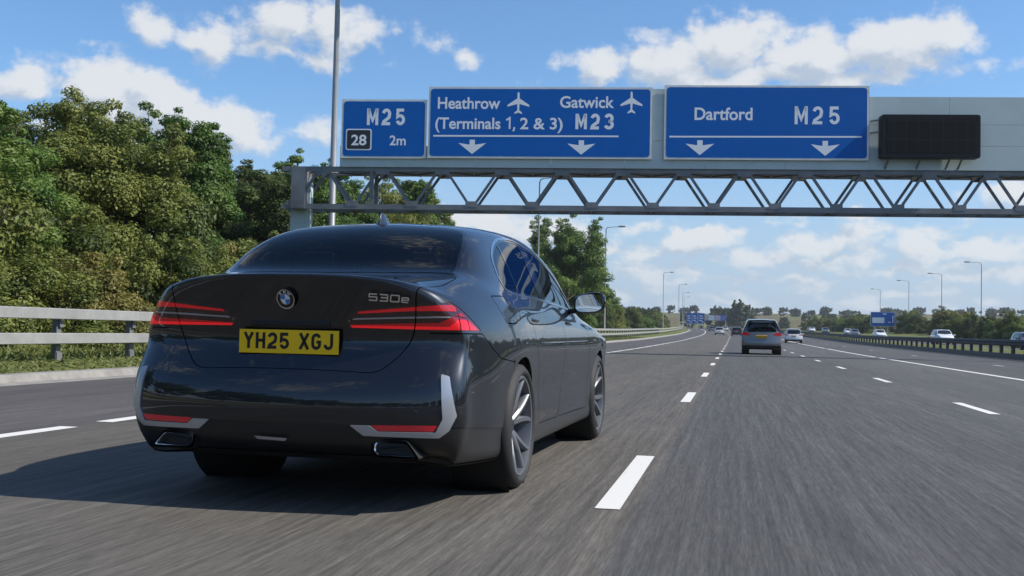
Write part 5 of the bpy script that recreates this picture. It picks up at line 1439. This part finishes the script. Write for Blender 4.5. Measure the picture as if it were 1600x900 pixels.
# ------------------------------------------------------------------ other traffic
def hatch_surface(L=4.45, W=1.80, H=1.66, level=2, low=0.0):
    k = W / 1.80; hz = H / 1.66; l = L / 4.45
    ys = [0, .26, .55, .95, 1.5, 2.1, 2.6, 3.0, 3.35, 3.75, 4.1, 4.4]
    railz = [1.53, 1.575, 1.60, 1.62, 1.63, 1.62, 1.56, 1.36, 1.10, 1.03, .95, .80]
    railx = [.60, .625, .64, .65, .655, .655, .64, .66, .72, .70, .66, .55]
    zc = [.24, .36, .56, .80, 1.0, 1.30]; xc = [.80, .865, .892, .90, .885, .775]
    side = []
    for j, y in enumerate(ys):
        row = []; rz, rx = railz[j], railx[j]; q = (rz - .24) / (1.60 - .24)
        pl = 1.0 if 1 < j < 10 else (.975 if j in (1, 10) else .9)
        for i in range(6):
            z = .24 + (zc[i] - .24) * (q if y > 2.9 else 1.0) 
            x = xc[i] * pl
            if y > 2.9 and i == 5: x = max(rx + .06, x - .02)
            row.append((x * k, y * l, z * hz))
        row.append((rx * k * (pl if j < 2 else 1), y * l, rz * hz)); side.append(row)
    cx = [None, .62, .33, 0]; yb = [.10, .02, .0, .05, .12, .25, .37]; dy = [None, .055, .014, 0]
    corner = [(.77, .24), (.84, .17), (.868, .14), (.862, .17), (.845, .22), (.745, .36), (.60, .47)]
    zr = [.28, .37, .56, .80, 1.0, 1.30, 1.54]
    rear = [[(corner[i][0] * k, corner[i][1] * l, zr[i] * hz) for i in range(7)]]
    for c in range(1, 4): rear.append([(cx[c] * k * (1 if i < 5 else (.88 if i == 5 else .76)), (yb[i] + dy[c]) * l, (zr[i] + (.03 if i == 6 else 0)) * hz) for i in range(7)])
    fx = [.62, .48, .26, 0]; fz = [.26, .36, .48, .60, .68, .75, .80]
    front = [[(fx[c] * k, (4.30 + (.0, .08, .13, .15)[c] - (.05 if i in (0, 6) else 0)) * l, fz[i] * hz) for i in range(7)] for c in range(4)]
    top = [None] * len(ys)
    for j in range(1, len(ys) - 1):
        rz, rx = railz[j], railx[j]; up = .05 if ys[j] < 3.1 else .035
        top[j] = [side[j][6], (rx * .70 * k, ys[j] * l, (rz + up * .7) * hz), (rx * .36 * k, ys[j] * l, (rz + up) * hz), (0, ys[j] * l, (rz + up * 1.08) * hz)]
    V, F = box_cage(side, rear, top, front, .24); return subdivide(V, F, level, fit=4)

def build_hatch(col, loc, rz, name, label, group, L=4.45, W=1.80, H=1.66, level=2, plate=None, dark_glass=True, cat='car', kindname='people_carrier'):
    root = empty(kindname, loc, rz); tag(root, label, cat, group)
    S = hatch_surface(L, W, H, level); k = W / 1.8; h = H / 1.66; l = L / 4.45
    XZ = lambda P: np.stack([np.abs(P[:, 0]) / k, P[:, 2] / h], 1); YZ = lambda P: np.stack([P[:, 1] / l, P[:, 2] / h], 1); XY = lambda P: P[:, [0, 1]] / np.array([k, l])
    UZ = lambda P: np.stack([np.abs(P[:, 0]) / k + np.clip(P[:, 1] / l - .2, 0, 9), P[:, 2] / h], 1)
    rearm = lambda V, N: (N[:, 1] < -.15) & (V[:, 1] < 1.0 * l); sidem = lambda V, N: (np.abs(N[:, 0]) > .35) & (V[:, 1] > .2 * l)
    rw = fillet([(-.3, 1.045), (.60, 1.055), (.665, 1.10), (.585, 1.47), (.53, 1.50), (-.3, 1.515)], [0, .04, .04, .04, .04, 0])
    lt = fillet([(.53, .90), (.55, .985), (.70, 1.025), (.87, 1.03), (1.0, .99), (1.0, .93), (.86, .89)], .02)
    sg = fillet([(.62, 1.08), (2.95, 1.045), (3.18, 1.10), (2.62, 1.50), (2.1, 1.56), (1.0, 1.55), (.66, 1.40)], [.1, .05, .03, .15, .2, .2, .1])
    ws = fillet([(-.66, 3.24), (0, 3.36), (.66, 3.24), (.56, 2.66), (0, 2.60), (-.56, 2.66)], .06)
    p = dict(rw=lambda P: sdf(XZ(P), rw), lt=lambda P: sdf(UZ(P), lt), sg=lambda P: sdf(YZ(P), sg), ws=lambda P: sdf(XY(P), ws), low=lambda P: P[:, 2] / h - .43,
             ra=lambda P: np.hypot(P[:, 1] - .86 * l, P[:, 2] - .325) - .365, fa=lambda P: np.hypot(P[:, 1] - 3.55 * l, P[:, 2] - .325) - .365,
             hd=lambda P: sdf(np.stack([np.abs(P[:, 0]) / k, P[:, 2] / h], 1), [(.40, .63), (.44, .74), (.80, .80), (.86, .70), (.60, .61)]))
    lowm = lambda V, N: (np.abs(V[:, 0]) > .5) & (V[:, 2] < .9); topm = lambda V, N: (V[:, 2] > 1.0 * h) & (V[:, 1] > 2.2 * l); frm = lambda V, N: V[:, 1] > 4.0 * l
    for n_, m_ in (('ra', lowm), ('fa', lowm), ('rw', rearm), ('lt', lambda V, N: V[:, 1] < .8 * l), ('sg', sidem), ('ws', topm), ('hd', frm), ('low', lambda V, N: V[:, 1] < 9)): S.cut(p[n_], m_)
    for s_ in (1.02, 1.95): S.cut(lambda P, s_=s_: P[:, 1] / l - s_ - .03, lambda V, N: sidem(V, N) & (V[:, 2] > 1.0 * h)); S.cut(lambda P, s_=s_: P[:, 1] / l - s_ + .03, lambda V, N: sidem(V, N) & (V[:, 2] > 1.0 * h))
    C, Nn = S.centroids(); v = {n_: f(C) for n_, f in p.items()}; lab = np.full(len(C), 'body', object)
    lab[v['low'] < 0] = 'low'; lab[sidem(C, Nn) & (v['sg'] < 0)] = 'sg'
    for s_ in (1.02, 1.95): lab[(lab == 'sg') & (np.abs(C[:, 1] / l - s_) < .03)] = 'pil'
    lab[(lab == 'sg')] = np.where(C[lab == 'sg', 0] > 0, 'sgR', 'sgL')
    lab[(C[:, 1] < .8 * l) & (v['lt'] < 0)] = np.where(C[(C[:, 1] < .8 * l) & (v['lt'] < 0), 0] > 0, 'ltR', 'ltL')
    lab[rearm(C, Nn) & (v['rw'] < 0)] = 'rw'; lab[topm(C, Nn) & (v['ws'] < 0)] = 'ws'
    hh = frm(C, Nn) & (v['hd'] < 0); lab[hh] = np.where(C[hh, 0] > 0, 'hdR', 'hdL')
    lab[lowm(C, Nn) & ((v['ra'] < 0) | (v['fa'] < 0))] = 'x'
    I = lambda *n: [i for i in range(len(lab)) if lab[i] in n]
    S.part(I('body'), 'body_shell', col, root, skirt=.02); S.part(I('low', 'pil'), 'lower_trim', M['black_satin'], root, skirt=.02)
    S.part(I('rw'), 'rear_window', M['side_glass'] if dark_glass else M['side_glass'], root, off=-.004); S.part(I('ws'), 'windscreen', M['side_glass'], root, off=-.004)
    for s in 'RL':
        S.part(I('sg' + s), 'side_window', M['side_glass'], root, off=-.004)
        S.part(I('lt' + s), 'tail_light', M['red_lamp_mid'], root, off=.004, skirt=.02); S.part(I('hd' + s), 'headlight', M['lamp_clear'], root, off=.004, skirt=.02)
    for sx in (1, -1):
        for y in (.86 * l, 3.55 * l):
            w = MB(); fr = lambda rr, hh_, a, y=y: (sx * (W / 2 - .115) + hh_ * sx, y + rr * math.cos(a), .325 + rr * math.sin(a))
            w.lathe([(0, -.1), (.30, -.1), (.32, -.08), (.325, -.05), (.325, .06), (.31, .09), (.215, .095)], 24, fr); wo = w.build('wheel', M['tyre'], root, smooth=True, angle=40)
            w = MB(); w.lathe([(.215, .094), (.20, .07), (.05, .075), (0, .078)], 24, fr); w.build('rim', M['rim'], wo, smooth=True)
            if level > 2 or H > 1.6:
                li = MB(); li.lathe([(.37, .10), (.37, -.25), (0, -.26)], 20, fr); li.build('wheel_liner', M['black_matte'], root)
        mi = MB(); mi.tube([(sx * (W / 2 - .04), 2.92 * l, 1.04 * h), (sx * (W / 2 + .05), 2.90 * l, 1.06 * h)], .03, 6); mi.box((sx * (W / 2 + .09), 2.88 * l, 1.09 * h), (.20, .10, .14)); mi.build('wing_mirror', col, root, bevel=.02)
    fl = MB(); fl.box((0, 2.1 * l, .50), (1.4 * k, 2.8 * l, .06)); fl.build('cabin_floor', M['black_matte'], root)
    for y, nm in ((1.05 * l, 'rear_seat'), (2.2 * l, 'front_seat')):
        for x in ((-.40, .40) if nm == 'front_seat' else (-.42, 0, .42)):
            st = MB(); st.box((x * k, y, .90 * h), (.46 if nm == 'front_seat' else .40, .14, .62)); so = st.build(nm, M['seat'], root, bevel=.05)
            q = MB(); q.box((x * k, y, 1.29 * h), (.25, .09, .16)); q.build('head_restraint', M['seat'], so, bevel=.03)
    if plate:
        yb = .035
        pm = MB(); pm.box((0, yb * l, .82 * h), (.52, .03, .112)); pl = pm.build('number_plate', M['plate_yellow'], root)
        mk = MB()                                                    # too far off to read: seven dark marks
        for i in range(7): mk.box((-.205 + .065 * i + (.03 if i > 3 else 0), yb * l - .0165, .82 * h), (.036, .003, .07))
        mk.build('plate_marks', M['ink'], pl)
        ch = MB(); ch.tube([(-.30, .05 * l, .91 * h), (.30, .05 * l, .91 * h)], .012, 6); ch.build('chrome_strip', M['chrome'], root, smooth=True)
        for sx in (1, -1):
            rf = MB(); rf.box((sx * .70 * k, .135 * l, .52 * h), (.22, .03, .05), -sx * .35); rf.build('reflector', M['reflector'], root)
        bl = MB(); bl.box((0, .40 * l, 1.545 * h), (.34, .05, .022)); bl.build('brake_light', M['red_lamp'], root)
        wp = MB(); wp.tube([(0, .16 * l, 1.07 * h), (.26, .20 * l, 1.11 * h)], .010, 6); wp.build('wiper', M['black_satin'], root)
        for sx in (1, -1):
            rr = MB(); rr.tube([(sx * .61 * k, .62 * l, 1.63 * h), (sx * .64 * k, .9 * l, 1.665 * h), (sx * .64 * k, 2.0 * l, 1.668 * h), (sx * .63 * k, 2.4 * l, 1.62 * h)], .018, 8); rr.build('roof_rail', M['dark_chrome'], root, smooth=True)
    return root

def build_traffic():
    M['silver_paint'] = paint('silver_paint', (.185, .192, .20), .6, .34); M['white_paint'] = paint('white_paint', (.74, .75, .76), 0, .3); M['dark_paint'] = paint('dark_paint', (.02, .022, .026), .4, .3); M['grey_paint'] = paint('grey_paint', (.17, .18, .195), .5, .32)
    def at(x, y): return P3(x - float(road_dx(y)), y, 0)
    slope = lambda y: math.atan((float(road_z(y + 2)) - float(road_z(y - 2))) / 4)
    build_hatch(M['silver_paint'], at(1.28, 51.2), R(-.5), 'suv', 'silver people carrier with yellow plate driving ahead in the middle lane', 'cars driving ahead', 4.5, 1.86, 1.68, 3, plate=True)
    w = build_hatch(M['white_paint'], at(6.05, 113), R(-2), 'w', 'white hatchback on the right edge line, just right of the silver people carrier', 'cars driving ahead', 4.3, 1.78, 1.50, 2, plate=True, kindname='hatchback')
    def cp(src, x, y, rz, lab, grp, s=1.0, paintm=None, sy=1.0):
        o = copy_tree(src); o.location = at(x, y); o.rotation_euler = (slope(y), 0, rz); o.scale = (s, s * sy, s); tag(o, lab, 'car', grp)
        if paintm:
            for c in o.children:
                if c.name.startswith(('body_shell', 'wing_mirror')):
                    c.data = c.data.copy(); c.data.materials[0] = paintm
        return o
    g = 'cars driving ahead'
    cp(w, -2.75, 206, 0, 'white car in the left lane far ahead, nearest of the distant cars', g)
    cp(w, -6.1, 300, R(3), 'pale car behind the white one in the left lane', g, .95, M['silver_paint'])
    d = cp(w, .45, 190, 0, 'dark car half hidden behind the silver people carrier', g, 1.05, M['dark_paint'])
    cp(w, -2.6, 330, R(2), 'small white car left of the dark car in the distance', g)
    cp(w, -.4, 390, R(2), 'tiny grey car right of the small white car in the distance', g, 1, M['grey_paint'])
    cp(w, 5.1, 165, 0, 'dark car between the silver people carrier and the white hatchback', g, 1, M['dark_paint'])
    cp(w, -13.5, 445, R(4), 'tiny dark car below the far blue signs on the left', g, 1, M['dark_paint'])
    cp(w, -9.5, 420, R(4), 'tiny grey car next to the far blue signs', g, 1.05, M['grey_paint'])
    g = 'oncoming cars behind the central barrier'
    for x, y, lab, pm, s in ((23.4, 95, 'silver car passing behind the central barrier, nearest of the oncoming ones', M['silver_paint'], 1.0), (23.4, 131, 'white van like car over the central barrier, right of the roadside sign', None, 1.13), (23.6, 186, 'white car over the barrier under the blue roadside sign', None, 1.05),
                             (23.5, 222, 'grey car over the barrier left of the blue roadside sign', M['grey_paint'], 1.0), (25.9, 258, 'white car far off over the barrier, second left of the roadside sign', None, 1.0), (23.6, 292, 'silver car far off over the barrier, third left of the roadside sign', M['silver_paint'], 1.05),
                             (23.8, 345, 'white car at the far end of the barrier right of the white hatchback', None, 1.1), (25.9, 385, 'dark car at the far end of the barrier behind the white hatchback', M['dark_paint'], 1.1)):
        cp(w, x, y, math.pi, lab, g, s, pm)

def build_far_signs():
    W = M['sign_white']; M['board_yellow'] = mat('board_yellow', (.55, .47, .22), .5); M['board_pale'] = mat('board_pale', (.52, .46, .50), .5); M['board_blue'] = mat('board_blue', (.08, .16, .50), .5)
    def board(name, label, x, y, w, h, z0, rz, blocks, legs, m=None, grp='distant roadside signs'):
        r = empty(name, (x, y, float(ground_z(np.float64(x - float(road_dx(y))), np.float64(y)))), rz); tag(r, label, 'sign', grp)
        mb = MB(); mb.box((0, .06, z0 + h / 2), (w, .10, h)); mb.build('backing', M['sign_edge'], r)
        mb = MB(); mb.box((0, 0, z0 + h / 2), (w - .16, .03, h - .16)); mb.build('blue_face', m or M['sign_blue'], r)
        mb = MB()
        for a, b, c, d in blocks: mb.box((a * w, -.02, z0 + b * h), (c * w, .015, d * h))
        mb.build('lettering', W, r)
        for lx in legs:
            mb = MB(); mb.box((lx * w, .16, z0 / 2 + h * .3), (.25, .25, z0 + h * .6)); mb.build('leg', M['post_dark'] if False else M['galv'], r)
        return r
    # three blue boards on the left, far ahead
    for i, (u, lab) in enumerate(((-16.7, 'leftmost of the three small blue boards far ahead on the left'), (-14.5, 'middle of the three small blue boards far ahead on the left'), (-12.1, 'rightmost of the three small blue boards far ahead on the left'))):
        board('blue_sign', lab, u, 405, 2.1 if i != 2 else 2.5, 4.1, 2.1, 0, [(-.05, .72, .5, .10), (0, .52, .62, .08), (-.1, .32, .4, .10), (.2, .18, .2, .12)], (-.3, .3) if i != 1 else (0,), grp='far blue boards on the left')
    # long banner of a bridge further on
    br = empty('overhead_board', (-9.2, 520, float(road_z(520)))); tag(br, 'pale overhead board with yellow and blue fields right of the far blue boards', 'sign')
    for k, (x, w, c) in enumerate(((-4.2, 2.2, 'board_yellow'), (-1.6, 2.8, 'sign_white'), (1.3, 2.8, 'board_pale'), (4.1, 2.6, 'board_blue'))):
        mb = MB(); mb.box((x, 0, 5.2), (w, .14, 2.5)); mb.box((x, -.08, 5.5), (w * .5, .04, .5)); mb.build('board_panel', M[c], br)
    for x in (-5.2, 5.2):
        mb = MB(); mb.box((x, .2, 2.8), (.3, .3, 6.4)); mb.build('leg', M['galv'], br)
    # blue sign of the other carriageway
    board('blue_sign', 'wide blue roadside sign with a pale map panel over the central barrier', 34.3, 262, 5.5, 3.4, 1.75, R(4), [(-.18, .42, .50, .38), (.08, .86, .14, .08), (.28, .30, .10, .06), (.42, .5, .04, .5)], (-.33, .22), grp=None)
    s = empty('grey_sign', (38.4, 262, float(ground_z(np.float64(38), np.float64(262)))), R(4)); tag(s, 'grey back of a sign standing right of the blue roadside sign', 'sign')
    mb = MB(); mb.box((0, 0, 3.5), (2.0, .12, 1.8)); mb.build('panel', M['sign_back'], s)
    for x in (-.1, .8):
        mb = MB(); mb.box((x, .16, 1.7), (.28, .22, 4.0)); mb.build('leg', M['galv'], s)
# ------------------------------------------------------------------ the scene
build_land()
build_road()
build_haze()
build_barriers()
build_gantry()
build_lamps()
build_far_signs()
build_vegetation()
build_grass()
build_traffic()
build_sedan()
